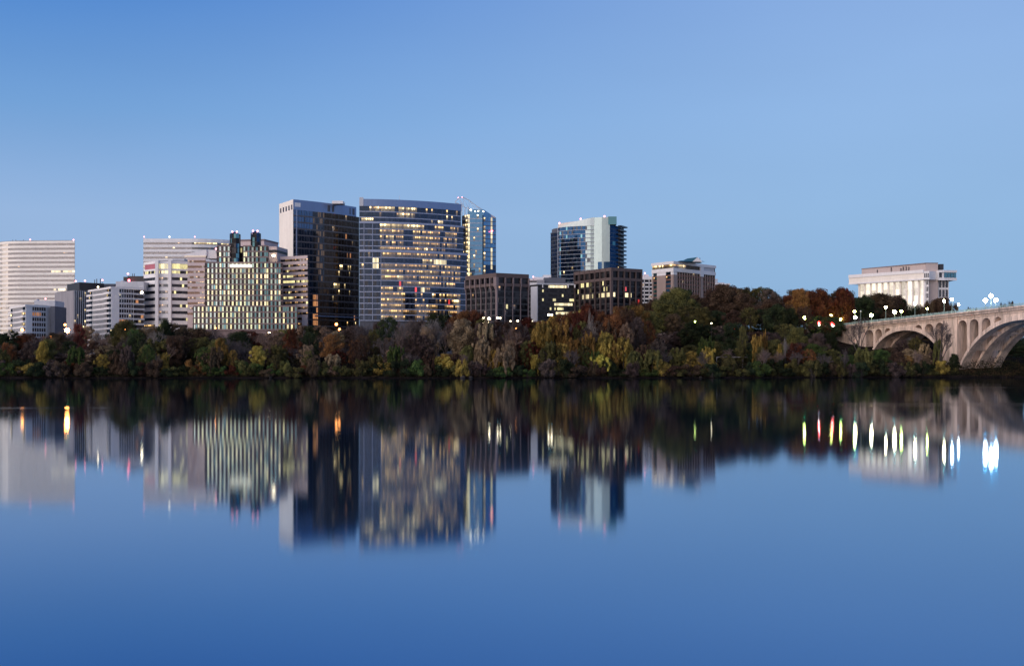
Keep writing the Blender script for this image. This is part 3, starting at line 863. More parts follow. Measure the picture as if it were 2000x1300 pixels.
wall_rose = wall_mat('rose_grey_pier', (0.20, 0.155, 0.16), 0.1)
def litL(i, u, k):
    x = rh(71, i, k)
    if i == 3 and u > .55 and x < .25: return 1
    return 1 if x < .018 else (3 if x < .07 else (4 if x > .996 else 0))
brown_office('office_pavilion', 'brown office block with flaring rosy piers to the right of the curved glass tower', boxpts(911, 539.5, 970, 533, 1031.5, 536, 700), 6, 4, 541.5, 552.5, True, litL, 13, 1)
def litO(i, u, k):
    x = rh(72, i, k)
    if i == 11: return 2 if (.12 < u < .32 or .42 < u < .68 or .80 < u < .87) and x < .93 else 0
    if i == 13 and .10 < u < .28: return 1 if x < .85 else 0
    if i == 12: return 1 if x < .12 else (4 if x > .97 else 0)
    return 1 if x < .012 else (4 if x > .994 else 0)
Tq = brown_office('office_pavilion', 'brown granite office block in front of the curved residential tower, with straight piers', boxpts(1124, 531.5, 1195, 522.5, 1252, 526, 720), 7, 5, 529, 541.5, False, litO, 14, 2)

# --- M low black office with a white pier
def office_M():
    Y = 750; zt = ZT(554, Y)
    a, c, b = (PX(1032, Y + 10), Y + 10), (PX(1050, Y), Y), (PX(1127, Y + 6), Y + 6)
    T = Thing('office_block', 'low black office block with a white corner pier and long bright ceiling lights', 'office building', (PX(1080, Y), Y + 12, GZ))
    core(T, [a, c, b], [(b[0] + 2, Y + 45), (a[0], Y + 45)], GZ, zt, black)
    T.part('cornice', strip_mb([a, c, b], zt - .5, zt + .4, .9), greyl)
    T.part('corner_pier', strip_mb([(PX(1037.5, Y + 5), Y + 4), (PX(1050.5, Y), Y - .6)], GZ, zt - 1.6, .4), greyl)
    fl = 8.6 / F * Y; z0 = zt - 1.0 - 9 * fl
    def pick(i, u, k):
        x = rh(81, i, k)
        if i == 8: return 2 if .26 < u < .72 and x < .95 else 0
        if i == 4: return 2 if .44 < u < .90 and x < .92 else (1 if x < .08 else 0)
        if i == 3: return 1 if .30 < u < .66 and x < .65 else 0
        if i == 2: return 2 if .46 < u < .93 and x < .92 else 0
        if i == 5: return 1 if (.1 < u < .14 or u > .8 or .38 < u < .46) and x < .8 else 0
        return 1 if x < .05 else 0
    facade(T, [c, b], z0, zt - .8, 9, 1.0, pick, [g_black, l_yel, l_flat, l_dim], .42, black, .2, topband=False)
    facade(T, [a, c], z0, zt - .8, 9, 1.5, simple_pick(5, 0.0), [g_black], .42, black, .2, topband=False)
    mb = MB(); mb.box(PX(1062, Y + 20), PX(1104, Y + 20), Y + 18, Y + 30, zt, PZ(542.5, Y + 20)); T.part('penthouse', mb, slate)
    mb = MB(); mb.box(PX(1049, Y + 18), PX(1063, Y + 18), Y + 16, Y + 28, zt, PZ(547, Y + 18)); T.part('roof_plant', mb, grey)
    for q in (1060, 1110, 1123):
        mb = MB(); mb.box(PX(q, Y) - .3, PX(q, Y) + .3, Y - .9 + (q - 1050) * .08, Y + 1, zt - 2.4, zt - .4); T.part('bracket', mb, white)
office_M()
# white stepped building behind M
T = Thing('office_block', 'white stepped roof block showing just behind the low black office block', 'office building', (PX(1055, 860), 865, GZ))
Y = 860
mb = MB(); mb.box(PX(1030, Y), PX(1078, Y), Y, Y + 25, GZ, PZ(544, Y)); T.part('wall', mb, white)
mb = MB(); mb.box(PX(1043, Y), PX(1072, Y), Y + 4, Y + 20, PZ(544, Y), PZ(540, Y)); T.part('upper_storey', mb, white)
mb = MB(); mb.box(PX(1061, Y), PX(1077, Y), Y + 6, Y + 22, PZ(540, Y), PZ(535.5, Y)); T.part('penthouse', mb, white)
mb = MB(); mb.box(PX(1031, Y), PX(1050, Y), Y - .2, Y, PZ(551, Y), PZ(548, Y)); T.part('window_band', mb, black)
beacon(T, 1041.5, 540.5, Y - 2, .5, e_redw)

# --- N residential tower
def tower_N():
    Y = 980
    T = Thing('residential_tower', 'navy glass residential tower with a pale mirrored bay and a curved white crown', 'tower', (PX(1145, Y), Y + 20, GZ))
    zmain = PZ(449, Y); fl = 7.75 / F * Y
    # plan
    p0 = (PX(1076, Y + 10), Y + 10); p1 = (PX(1090.5, Y), Y)
    zcorn = PZ(440, Y - 12)
    p2 = (PX(1160, Y - 14), Y - 14); p3 = (PX(1191, Y - 16), Y - 16)
    p4 = (PX(1207, Y - 4), Y - 4); p5 = (PX(1219, Y + 8), Y + 8)
    zr = PZ(441, Y - 14)
    n = int((zr - GZ) / fl); z0 = zr - n * fl
    main = arcpath(p1, p2, 3.0, 12)
    bay = arcpath(p2, p3, .4, 4)
    mats = [g_navy, g_dark, g_tealg, l_hot, l_warm, g_pale]
    def pm(i, u, k):
        x = rh(91, i, k)
        if u > .90 and i > 8: return 5
        if u > .78 and i > 8: return 5 if rh(93, i, u > .84) < .5 else 1
        return 3 if x < .008 else (2 if x < .12 else (1 if x < .30 else 0))
    core(T, [p0] + main + bay[1:] + [p4, p5], [(p5[0] - 6, Y + 40), (p0[0] + 4, Y + 45)], GZ, zr - .2, slate, inset=.8)
    facade(T, main, z0, zr, n, 1.7, pm, mats, .10, bandn, .9, topband=False)
    facade(T, [p0, p1], z0, zr - 4, n - 1, 1.6, lambda i, u, k: 0 if rh(92, i, k) < .7 else 1, mats, .2, bandi, .4, 1, bandi, .2, .2)
    T.part('edge_pier', strip_mb(sub(p1, main[1], 0, .12), z0, zr, 1.0), bandn)
    # pale bay runs up to the crown
    ztop = PZ(424, Y - 16)
    zlow = PZ(505, Y - 16)
    def pb(i, u, k):
        if i < nb_low: return 1 if (.28 < u < .5 or .62 < u < .95) else 0  # dark lower panes paint in the mirrored trees and buildings
        return 0
    nb = int((ztop - z0) / fl); h = (ztop - z0) / nb; nb_low = int((zlow - z0) / h)
    facade(T, bay, z0, ztop - .02, nb, 2.0, pb, [g_pale, g_navy], 0, None, topband=False)
    # crown screen over the curved front
    zcA, zcB = PZ(447, Y), ztop
    cr = MB(); o = offs(main, .5)
    for k in range(len(main) - 1):
        f0, f1 = k / (len(main) - 1), (k + 1) / (len(main) - 1)
        t0, t1 = zcA + (zcB - zcA) * (f0 ** .8) + .1, zcA + (zcB - zcA) * (f1 ** .8) + .1
        b0, b1 = zr + .05, zr + .05
        cr.face([(*o[k], b0), (*o[k+1], b0), (*o[k+1], max(b1 + .1, t1)), (*o[k], max(b0 + .1, t0))], 0, [(k * 3, 0), (k * 3 + 3, 0), (k * 3 + 3, 3), (k * 3, 3)])
        cr.face([(*o[k+1], b1), (*o[k], b0), (o[k][0], o[k][1] + .6, max(b0 + .1, t0)), (o[k+1][0], o[k+1][1] + .6, max(b1 + .1, t1))][::1], 0)
    T.part('crown_screen', cr, g_crown)
    # rear roof volume with straight sloping top (pinkish band)
    q0, q1 = (PX(1091, Y + 6), Y + 6), (PX(1188, Y - 8), Y - 8)
    mb = MB(); mb.prism([q0, q1, (q1[0], q1[1] + 14), (q0[0], q0[1] + 14)], zr - 1, 0, zt=[PZ(436.5, Y + 6), PZ(423.6, Y - 8), PZ(423.6, Y - 8), PZ(436.5, Y + 6)]); T.part('roof_screen', mb, cream)
    # glass box at the top of the bay
    mb = MB(); mb.box(p3[0] - 1.2, PX(1203, Y - 10), Y - 16.5, Y - 2, PZ(439, Y - 14), PZ(423.5, Y - 14)); T.part('glass_penthouse', mb, g_tealg)
    # dark side and balconies
    zs = PZ(438.5, Y - 16); ns = int((zs - GZ) / fl)
    facade(T, [p3, p4], zs - ns * fl, zs, ns, 2.2, lambda i, u, k: 2 if i == ns - 5 and .4 < u < .7 else 0, [g_navy, g_dark, g_tealg], .08, bandi, .08, topband=False)
    zb = PZ(444, Y); nb2 = int((zb - GZ) / fl); zb0 = zb - nb2 * fl
    facade(T, [p4, p5], zb0, zb, nb2, 2.0, simple_pick(95, .03, (1,)), [g_dark, l_hot], .0, None, rec=.2, topband=False)
    for i in range(nb2 + 1): T.part('balcony', strip_mb([p4, p5], zb0 + i * fl, zb0 + i * fl + 1.1, 2.2 if i < nb2 else 3), bandi)
    for px, y, Yb in ((1092.5, 436, Y + 6), (1134, 427.5, Y), (1180.5, 422.5, Y - 8), (1201, 425.5, Y - 8)): beacon(T, px, y, Yb, .7, e_redw)
tower_N()

# --- P small white buildings between
T = Thing('office_block', 'narrow white building squeezed between the brown granite block and the tan hotel', 'office building', (PX(1264, 930), 940, GZ))
Y = 930
p = [(PX(1249, Y), Y), (PX(1277, Y), Y)]
facade(T, p, PZ(600, Y), PZ(546, Y), 7, 1.9, simple_pick(101, .1, (1, 3)), [g_dark, l_peach, l_warm, l_peach], .35, white, .3, 2, white, .3, .5)
mb = MB(); mb.box(p[0][0], p[1][0], Y + .4, Y + 20, GZ, PZ(545, Y)); T.part('wall', mb, cream)
mb = MB(); mb.box(PX(1254, Y), PX(1274, Y), Y + 3, Y + 14, PZ(545, Y), PZ(539, Y)); mb.box(PX(1258, Y), PX(1268, Y), Y + 4, Y + 12, PZ(539, Y), PZ(535.5, Y)); T.part('penthouse', mb, white)
beacon(T, 1259.5, 533.5, Y + 2, .6, e_redw)

# --- Q hotel
def hotel_Q():
    a, c, b, d, zt = boxpts(1274, 514.5, 1315, 510, 1396.5, 519, 850)
    Y = 850
    T = Thing('hotel_building', 'tan hotel block with a white cornice, lit top floor and small teal gabled roof', 'hotel', (c[0], Y + 12, GZ))
    core(T, [a, c, b], [d], GZ, zt - .4, tan, inset=.6)
    Z = lambda y: PZ(y, Y)
    T.part('cornice', strip_mb([a, c, b], Z(515.5), zt, 1.0), white)
    T.part('cornice', strip_mb([a, c, b], Z(530), Z(523), .7), white)
    mats = [g_brown, l_warm, l_hot, l_dim, l_org, g_tealg]
    def top(i, u, k): return (2 if rh(111, k) < .65 else 3) if u < .5 else 0
    facade(T, [a, c, b], Z(523), Z(515.5), 1, 1.2, top, mats, .02, dark, .1, topband=False)
    T.part('louvre_panel', strip_mb(sub(c, b, .70, .97), Z(523), Z(515.5), .3), greyl)
    T.part('pilaster', strip_mb(sub(c, b, .62, .70), Z(535), Z(514), .9), white)
    n = 15; z1 = Z(530); z0 = z1 - n * 3.0
    pw = simple_pick(112, .03, (2, 1), 5)
    for f0, f1 in ((.06, .24), (.66, .9)):
        facade(T, sub(a, c, f0, f1), z0, z1, n, 1.5, pw, mats, .3, brick, .1, topband=False)
    for f0, f1 in ((0, .06), (.24, .66), (.9, 1)):
        wallpanel(T, sub(a, c, f0, f1), GZ, Z(536), tan, .35); wallpanel(T, sub(a, c, f0, f1), Z(536), Z(530), white, .35)
    wallpanel(T, sub(c, b, 0, .08), GZ, Z(536), tan, .35); wallpanel(T, sub(c, b, 0, .08), Z(536), Z(530), white, .35)
    wallpanel(T, sub(c, b, .64, .69), GZ, Z(530), tan, .45)
    for f0, f1 in ((.08, .64), (.69, .985)):
        facade(T, sub(c, b, f0, f1), z0, z1, n, 1.6, simple_pick(113, .012, (2,)), mats, .42, brick, .2, 2, tan, .5, .5, topband=False)
    # gable
    zc = zt
    x0, x1 = PX(1322, Y + 5), PX(1358, Y + 12)
    mb = MB(); ya, yb = Y + 2, Y + 18
    mb.face([(x0, ya, zc), (x1 + 6, ya + 3, zc), (x1, ya + 6, zc + 1.8), (x0 + 3, ya + 6, zc + 1.2)]); mb.face([(x0, ya, zc), (x0 + 3, ya + 6, zc + 1.2), (x0, yb, zc)]); mb.face([(x1 + 6, yb, zc), (x0, yb, zc), (x0 + 3, ya + 6, zc + 1.2), (x1, ya + 6, zc + 1.8)])
    T.part('teal_roof', mb, teal)
    mb = MB(); xg = PX(1361, Y + 5); yg = Y + 1.5
    mb.prism([(xg - 3.4, yg), (xg + 3.4, yg + 1), (xg + 3.4, yg + 1.6), (xg - 3.4, yg + .6)], zc - .2, 0, zt=[zc + .05, zc + .05, zc + .05, zc + .05]); mb.face([(xg - 3.4, yg, zc), (xg + 3.4, yg + 1, zc), (xg, yg + .5, zc + 3.0)]); mb.face([(xg + 3.4, yg + 1.6, zc), (xg - 3.4, yg + .6, zc), (xg, yg + 1.1, zc + 3.0)])
    T.part('gable', mb, white)
    mb = MB(); mb.face([(xg - 3.4, yg, zc), (xg, yg + .5, zc + 3.0), (xg - 6, yg + 8, zc + 2.8), (xg - 12, yg + 6, zc)]); mb.face([(xg, yg + .5, zc + 3.0), (xg + 3.4, yg + 1, zc), (xg + 3, yg + 9, zc), (xg - 6, yg + 8, zc + 2.8)]); T.part('teal_roof', mb, teal)
    mb = MB(); mb.tube((PX(1367, Y + 8), Y + 8, zc), (PX(1367, Y + 8), Y + 8, zc + 3.3), .25, .2, 5); T.part('antenna', mb, dark)
hotel_Q()

# --- R low roofs right of hotel
T = Thing('apartment_block', 'low brown block with a pale roof, half hidden by trees beside the hotel', 'apartment block', (PX(1410, 1000), 1010, GZ))
Y = 1000
mb = MB(); mb.box(PX(1390, Y), PX(1424, Y), Y, Y + 20, GZ, PZ(556, Y)); T.part('wall', mb, brick)
mb = MB(); mb.box(PX(1396, Y), PX(1426, Y), Y - 1, Y + 21, PZ(556, Y), PZ(553.5, Y)); T.part('roof', mb, white)
mb = MB(); mb.box(PX(1397, Y), PX(1403, Y), Y + 3, Y + 9, PZ(553.5, Y), PZ(544, Y)); mb.box(PX(1404, Y), PX(1416, Y), Y + 3, Y + 9, PZ(553.5, Y), PZ(551, Y)); T.part('roof_plant', mb, greyl)

# --- S hotel on the hill by the bridge
def hotel_S():
    Y = 800
    T = Thing('hotel_building', 'long white floodlit hotel with an overhanging top floor above the bridge', 'hotel', (PX(1750, Y), Y + 10, 20))
    # roofline of the overhanging storey: left end (1658,537) to right end (1804,526.5), nearer at right
    zt = PZ(526.5, Y)
    pr = (PX(1804, Y), Y); pl = RP(1658, 537, zt)
    d = Vector((pr[0] - pl[0], pr[1] - pl[1])); Lr = d.length; d.normalize(); bn = Vector((-d.y, d.x))   # bn points away from the viewer
    def P(s, w): return (pl[0] + d.x * s + bn.x * w, pl[1] + d.y * s + bn.y * w)
    zo = PZ(546.5, Y)          # foot of overhang at right end
    # overhang storey
    mb = MB(); mb.prism([P(0, 0), P(Lr, 0), P(Lr, 24), P(0, 24)], zo + .4, zt - 1.4); T.part('top_storey', mb, cream)
    T.part('fascia', strip_mb([P(0, 0), P(Lr, 0)], zt - 2.2, zt, .5), white)
    T.part('fascia', strip_mb([P(0, 0), P(Lr, 0)], zo, zo + 1.0, .4), white)
    # end of top storey on the right: returns with windows
    s1 = Lr + 3.9
    re = [P(Lr, 0), P(Lr + 3.2, 1.6)]
    mb = MB(); mb.prism([P(Lr, 0), P(Lr + 3.2, 1.6), P(Lr + 3.2, 12), P(Lr, 12)], zo + .2, zt - 1.0); T.part('top_storey_end', mb, white)
    for k in range(3):
        T.part('window', strip_mb(sub(*re, .08 + .31 * k, .30 + .31 * k), zo + 1.6, zt - 2.4, .12), g_dark)
    # body of bays; their floodlighting is put in as emission of the panes
    z0 = 18
    b0, b1 = P(Lr * .108, 3), P(Lr * .985, 3)
    nb = 11; 
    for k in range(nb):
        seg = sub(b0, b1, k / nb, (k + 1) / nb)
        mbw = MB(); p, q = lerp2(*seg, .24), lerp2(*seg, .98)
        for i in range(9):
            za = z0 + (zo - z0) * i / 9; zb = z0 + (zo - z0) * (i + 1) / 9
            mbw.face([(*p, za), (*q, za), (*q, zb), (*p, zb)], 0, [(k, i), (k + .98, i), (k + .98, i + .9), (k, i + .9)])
        T.part('floodlit_bay_strip', mbw, [l_cream])
        T.part('fin', strip_mb(sub(*seg, 0, .24), z0, zo, 1.1), cream)
    T.part('fin', strip_mb(sub(b0, b1, .99, 1.02), z0, zo, 1.1), white)
    mb = MB(); mb.prism([P(Lr * .10, 3.3), P(Lr * .985, 3.3), P(Lr * .985, 20), P(Lr * .10, 20)], z0, zo); T.part('wall', mb, cream)
    # dark-windowed end column then blank gable wall
    e0, e1 = P(Lr * .985 + .2, 2.4), P(Lr * .985 + 2.8, 2.9)
    def pe(i, u, k): return 0
    facade(T, [e0, e1], z0, zo, 10, 1.3, pe, [g_dark], .3, white, .2, 1, white, .2, .2, topband=False)
    zp = PZ(514, Y + 4)
    gl, gr_ = (PX(1808.5, Y + 4), Y + 4), (PX(1832, Y + 4), Y + 4)
    mb = MB(); mb.prism([gl, gr_, (gr_[0] + 2, Y + 22), (gl[0] + 2, Y + 22)], z0, zp); T.part('gable_wall', mb, pink_g)
    # penthouse long strip
    zl_ = zp
    q0 = RP(1683, 525.5, zp)
    mb = MB(); mb.prism([q0, (gl[0] + .5, Y + 4.3), (gl[0] + 2, Y + 16), (q0[0] + 3, q0[1] + 10)], zt - 2, zp - .02); T.part('penthouse', mb, pink_g)
    T.part('cornice', strip_mb([q0, (gl[0], Y + 4), gr_], zp - .1, zp + .35, .3), rosy)
    for f in (.25, .47, .62, .655, .70, .74):
        x, y_ = lerp2(q0, gl, f); mb = MB(); mb.box(x - .2, x + .2, y_ - .6, y_ - .2, zt - .5, zp - .6 - 1.5 * rh(f)); T.part('vent_pipe', mb, dark)
    mb = MB(); mb.box(PX(1832.5, Y + 10), PX(1841, Y + 10), Y + 8, Y + 14, PZ(527, Y + 10), PZ(516, Y + 10)); T.part('cooling_tower', mb, dark)
    # right wing under an overhanging glazed box
    w0, w1 = (PX(1833, Y + 6), Y + 6), (PX(1852, Y + 6), Y + 6)
    facade(T, [w0, w1], z0, PZ(547, Y + 6), 7, 2.1, pe, [g_dark], .22, white, .25, 1, white, .3, .45)
    mb = MB(); mb.prism([(w0[0], Y + 6.5), (w1[0], Y + 6.5), (w1[0], Y + 20), (w0[0], Y + 20)], z0, PZ(546, Y + 6)); T.part('wall', mb, white)
    bx = [(PX(1833, Y + 1), Y + 1), (PX(1843, Y + 1), Y + 1), (PX(1868, Y + 3), Y + 3)]
    zb0, zb1 = PZ(546.5, Y), PZ(527.5, Y)
    mb = MB(); mb.prism(offs(bx, -.3) + [(bx[2][0], Y + 18), (bx[0][0], Y + 18)], zb0, zb1); T.part('restaurant_box', mb, white)
    T.part('fascia', strip_mb(bx, zb1 - 1.4, zb1 + .1, .7), white); T.part('fascia', strip_mb(bx, zb0 - .2, zb0 + 1.5, .5), white)
    T.part('window', strip_mb(sub(bx[0], bx[1], .15, .7), zb0 + 1.7, zb1 - 1.6, -.2, inner=-.35), g_dark)
    for k in range(4): T.part('window', strip_mb(sub(bx[1], bx[2], .05 + .24 * k, .25 + .24 * k), zb0 + 1.7, zb1 - 1.6, .1, inner=-.35), g_tealg)
pink_g = wall_mat('pinkish_gable_concrete', (0.50, 0.41, 0.38), 0.08)
hotel_S()

# ------------------------------------------------------------------ BRIDGE
BA = Vector((30, -71)).normalized(); BB = Vector((-BA.y, BA.x))     # along (towards the viewer), across (away, to the right)
B0 = Vector((186, 620)); UL = 77.08
def bs(px):
    k = (px - 1000) / F; return (k * 620 - 186) / (30 + 71 * k) * UL
def BP(s, w, z): 
    q = B0 + BA * s + BB * w; return (q.x, q.y, z)
def zrail(s): return 28.7 + 3.1 * s / UL
def zdeck(s): return zrail(s) - 1.5
BW = 25.0
def bridge():
    T = Thing('arch_bridge', 'long concrete arch bridge with open spandrels and a pale green railing, at the right', 'bridge', BP(20, 12, 0))
    def beam(s0, s1, w0, w1, za, zb, name, mat, n=1, parent=None):
        mb = MB()
        for i in range(n):
            a = s0 + (s1 - s0) * i / n; b = s0 + (s1 - s0) * (i + 1) / n
            mb.box8([BP(a, w0, za(a)), BP(b, w0, za(b)), BP(b, w1, za(b)), BP(a, w1, za(a)), BP(a, w0, zb(a)), BP(b, w0, zb(b)), BP(b, w1, zb(b)), BP(a, w1, zb(a))])
        return T.part(name, mb, mat, parent=parent)
    S0, S1 = bs(1545), 165.0
    beam(S0, S1, -.9, BW + .9, lambda s: zdeck(s) - 1.2, lambda s: zdeck(s) - .1, 'deck', bridged)
    beam(S0, S1, 1.8, BW - 1.8, lambda s: zdeck(s) - .096, lambda s: zdeck(s) - .02, 'road_surface', asphalt)
    for w in (-.9, BW + .5):
        beam(S0, S1, w, w + .4, lambda s: zdeck(s) - 1.4, lambda s: zdeck(s) + .45, 'parapet', bridgec)
    for w in (-.75, BW + .6):
        mb = MB(); s = S0; rail_n = 0
        while s < S1:
            z = zdeck(s) + .45
            big = (rail_n % 5 == 0); r = .16 if big else .055
            mb.box8([BP(s - r, w, z), BP(s + r, w, z), BP(s + r, w + .12, z), BP(s - r, w + .12, z), BP(s - r, w, zrail(s) + (.15 if big else 0)), BP(s + r, w, zrail(s) + (.15 if big else 0)), BP(s + r, w + .12, zrail(s) + (.15 if big else 0)), BP(s - r, w + .12, zrail(s) + (.15 if big else 0))])
            s += .55; rail_n += 1
        for dz in (.0, .5):
            z = lambda q: zrail(q) - dz
            mb.box8([BP(S0, w - .03, z(S0) - .12), BP(S1, w - .03, z(S1) - .12), BP(S1, w + .15, z(S1) - .12), BP(S0, w + .15, z(S0) - .12), BP(S0, w - .03, z(S0)), BP(S1, w - .03, z(S1)), BP(S1, w + .15, z(S1)), BP(S0, w + .15, z(S0))])
        T.part('railing', mb, railm)
    for w in (-.22, BW - .05):
        beam(S0, S1, w, w + .27, lambda s: zdeck(s) - 2.35, lambda s: zdeck(s) - 2.0, 'string_course', bridgec)
    # arches
    a1 = (bs(1697), bs(1842), 7.0, PZ(645, 598)); a2 = (bs(1872), 2 * bs(2004) - bs(1872), 1.2, PZ(624, 528))
    def arch(A):
        s0, s1, zs, zc = A; c = (s0 + s1) / 2; hw = (s1 - s0) / 2
        def intr(s):
            t = min(1, abs((s - c) / hw)); return zs + (zc - zs) * (1 - t ** 2.25) ** .72
        def extr(s):
            t = min(1.0, abs((s - c) / (hw + 1.6))); th = 1.5 + hw * .018
            return zs - 1 + (zc + th - zs + 1) * (1 - t ** 2.25) ** .72
        return intr, extr
    ribs = ((0.3, 4.2), (10.4, 14.6), (BW - 4.2, BW - .3))
    opens = {0: [(1690.5, 1704.5), (1708.5, 1721.5), (1727, 1738.5), (1785.5, 1799.5), (1805, 1822), (1826, 1842.8)],
             1: [(1870.5, 1887.5), (1893, 1910), (1916.5, 1933.5), (1941, 1955)]}
    for ai, A in enumerate((a1, a2)):
        intr, extr = arch(A); s0, s1 = A[0], A[1]
        op = [(bs(p), bs(q)) for p, q in opens[ai]]
        if ai == 1:
            c = (s0 + s1) / 2; op += [(2 * c - q, 2 * c - p) for p, q in op]
        wl0 = bs(1690.5) if ai == 0 else bs(1870.5); wl1 = bs(1842.9) if ai == 0 else 2 * (s0 + s1) / 2 - bs(1870.5)
        def otop(s):
            for p, q in op:
                if p <= s <= q:
                    r = (q - p) / 2; c = (p + q) / 2
                    return zdeck(c) - 3.3 - 0.0 * r + math.sqrt(max(0, r * r - (s - c) ** 2)) * .95 - r * .95
            return None
        for ri, (w0, w1) in enumerate(ribs):
            # arch rib
            mb = MB(); n = 46; ss = [s0 + (s1 - s0) * (.5 - .5 * math.cos(math.pi * i / n)) for i in range(n + 1)]
            for i in range(n):
                a, b = ss[i], ss[i+1]
                ea, eb = max(extr(a), intr(a) + .5), max(extr(b), intr(b) + .5)
                mb.box8([BP(a, w0 - .25, intr(a)), BP(b, w0 - .25, intr(b)), BP(b, w1 + .25, intr(b)), BP(a, w1 + .25, intr(a)), BP(a, w0 - .25, ea), BP(b, w0 - .25, eb), BP(b, w1 + .25, eb), BP(a, w1 + .25, ea)])
            for sgn in (0, 1):
                q = s0 if sgn == 0 else s1; e = q + (-2.2 if sgn == 0 else 2.2); lo, hi = sorted((q, e))
                mb.box8([BP(lo, w0 - .25, -2), BP(hi, w0 - .25, -2), BP(hi, w1 + .25, -2), BP(lo, w1 + .25, -2), BP(lo, w0 - .25, A[2] + 1.8 - (1.6 if sgn == 0 else 0)), BP(hi, w0 - .25, A[2] + 1.8 - (1.6 if sgn else 0)), BP(hi, w1 + .25, A[2] + 1.8 - (1.6 if sgn else 0)), BP(lo, w1 + .25, A[2] + 1.8 - (1.6 if sgn == 0 else 0))])
            T.part('arch_rib', mb, bridgec)
            # spandrel wall
            mb = MB(); step = .30; n = int((wl1 - wl0) / step)
            cuts = sorted(set([wl0 + (wl1 - wl0) * i / n for i in range(n + 1)] + [x + e for p, q in op for x, e in ((p, -1e-3), (p, 1e-3), (q, -1e-3), (q, 1e-3))]))
            cuts = [c for c in cuts if wl0 <= c <= wl1]
            for a, b in zip(cuts[:-1], cuts[1:]):
                mid = (a + b) / 2
                ea = extr(a) if s0 - 1.6 < a < s1 + 1.6 else A[2]; eb = extr(b) if s0 - 1.6 < b < s1 + 1.6 else A[2]
                if otop(mid) is not None:
                    la = max(otop(a) if otop(a) is not None else otop(mid), ea - .3); lb = max(otop(b) if otop(b) is not None else otop(mid), eb - .3)
                else: la, lb = ea - .3, eb - .3
                ta, tb = zdeck(a) - 1.22, zdeck(b) - 1.22
                mb.box8([BP(a, w0, min(la, ta)), BP(b, w0, min(lb, tb)), BP(b, w1, min(lb, tb)), BP(a, w1, min(la, ta)), BP(a, w0, ta), BP(b, w0, tb), BP(b, w1, tb), BP(a, w1, ta)])
            T.part('spandrel_wall', mb, bridgec)
        gaps = sorted(op); edges = [(wl0, gaps[0][0])] + [(gaps[i][1], gaps[i+1][0]) for i in range(len(gaps) - 1)] + [(gaps[-1][1], wl1)]
        for a, b in edges:
            if b - a > 9 or b - a < .4: continue
            za_ = min(extr(a), extr(b)) if s0 < a < s1 else A[2]
            mb = MB(); mb.box8([BP(a + .1, 4.15, za_), BP(b - .1, 4.15, za_), BP(b - .1, BW - 4.15, za_), BP(a + .1, BW - 4.15, za_)] + [BP(q_, w_, zdeck(q_) - 1.25) for q_, w_ in ((a + .1, 4.15), (b - .1, 4.15), (b - .1, BW - 4.15), (a + .1, BW - 4.15))])
            T.part('cross_wall', mb, bridgec)
        # soffit slab between ribs near crown plus cross struts
        for f in (.2, .35, .65, .8):
            q = s0 + (s1 - s0) * f; mb = MB(); z = intr(q) + .2
            mb.box8([BP(q - .5, 4, z), BP(q + .5, 4, z), BP(q + .5, BW - 4, z), BP(q - .5, BW - 4, z), BP(q - .5, 4, z + 1.0), BP(q + .5, 4, z + 1.0), BP(q + .5, BW - 4, z + 1.0), BP(q - .5, BW - 4, z + 1.0)])
            T.part('cross_strut', mb, bridgec)
    beam(bs(1842.9), bs(1870.5), .0, BW, lambda s: -2, lambda s: zdeck(s) - 1.22, 'pier', bridgec)
    beam(bs(1842.9) - .0, bs(1843.8), -.35, .0, lambda s: 1, lambda s: zdeck(s) - 1.22, 'pilaster', bridgec)
    beam(bs(1868.6), bs(1870.4), -.35, .0, lambda s: 1, lambda s: zdeck(s) - 1.22, 'pilaster', bridgec)
    beam(S0, bs(1690.5), .0, BW, lambda s: 3, lambda s: zdeck(s) - 1.22, 'abutment', bridgec)
    beam(2 * bs(2004) - bs(1870.5), 2 * bs(2004) - bs(1870.5) + 7, .0, BW, lambda s: -2, lambda s: zdeck(s) - 1.22, 'pier', bridgec)
bridge()

# ------------------------------------------------------------------ LAMPS
def lamp(name, label, px, py, Y, r, m, cat='street lamp', zb=None, group=None, polew=.14, pole=polem, arm=False):
    x, z = PX(px, Y), PZ(py, Y)
    if zb is None: zb = gz(x, Y)
    T = Thing(name, label, cat, (x, Y, zb), group)
    mb = MB(); mb.tube((x, Y, zb), (x, Y, zb + .8), polew * 2, polew * 1.6, 8); mb.tube((x, Y, zb + .8), (x, Y, z - r * 1.0), polew, polew * .7, 6)
    if arm: mb.tube((x, Y, z + .5), (x + 1.2, Y, z + .6), .08, .06, 5)
    T.part('pole', mb, pole)
    mb = MB(); mb.ball((x, Y, z), r, 12, 8); T.part('lamp_globe', mb, m)
    mb = MB(); mb.tube((x, Y, z + r * .85), (x, Y, z + r * 1.35), r * .45, r * .1, 6); T.part('lamp_cap', mb, pole)
    return T

def gz(x, y):
    """ground height"""
    px = 1000 + x / max(y, 1) * F
    ys = shore(x)
    d = y - ys
    z = -2.5 if d < -14 else (-2.5 + 2.5 * (d + 14) / 14 if d < 0 else 0)
    if d > 0:
        z += .7 * min(1, d / 4) + 2.6 * min(1, max(0, d - 5) / 25) + 6.0 * min(1, max(0, d - 30) / 60)
        hill = max(0, min(1, (x - 35) / 60)) * max(0, min(1, (265 - x) / 50))
        z += 16 * hill * min(1, max(0, d - 60) / 90)
        z += .5 * math.sin(x * .13) * math.sin(y * .11) * min(1, d / 20)
    return z
def shore(x):
    s = 503 + 2.2 * math.sin(x * .05) + 1.2 * math.sin(x * .17 + 1)
    if x < -195: s -= min(9, (-195 - x) * .8) * .45
    if x > 60: s += 30 * min(1, (x - 60) / 120)
    return s

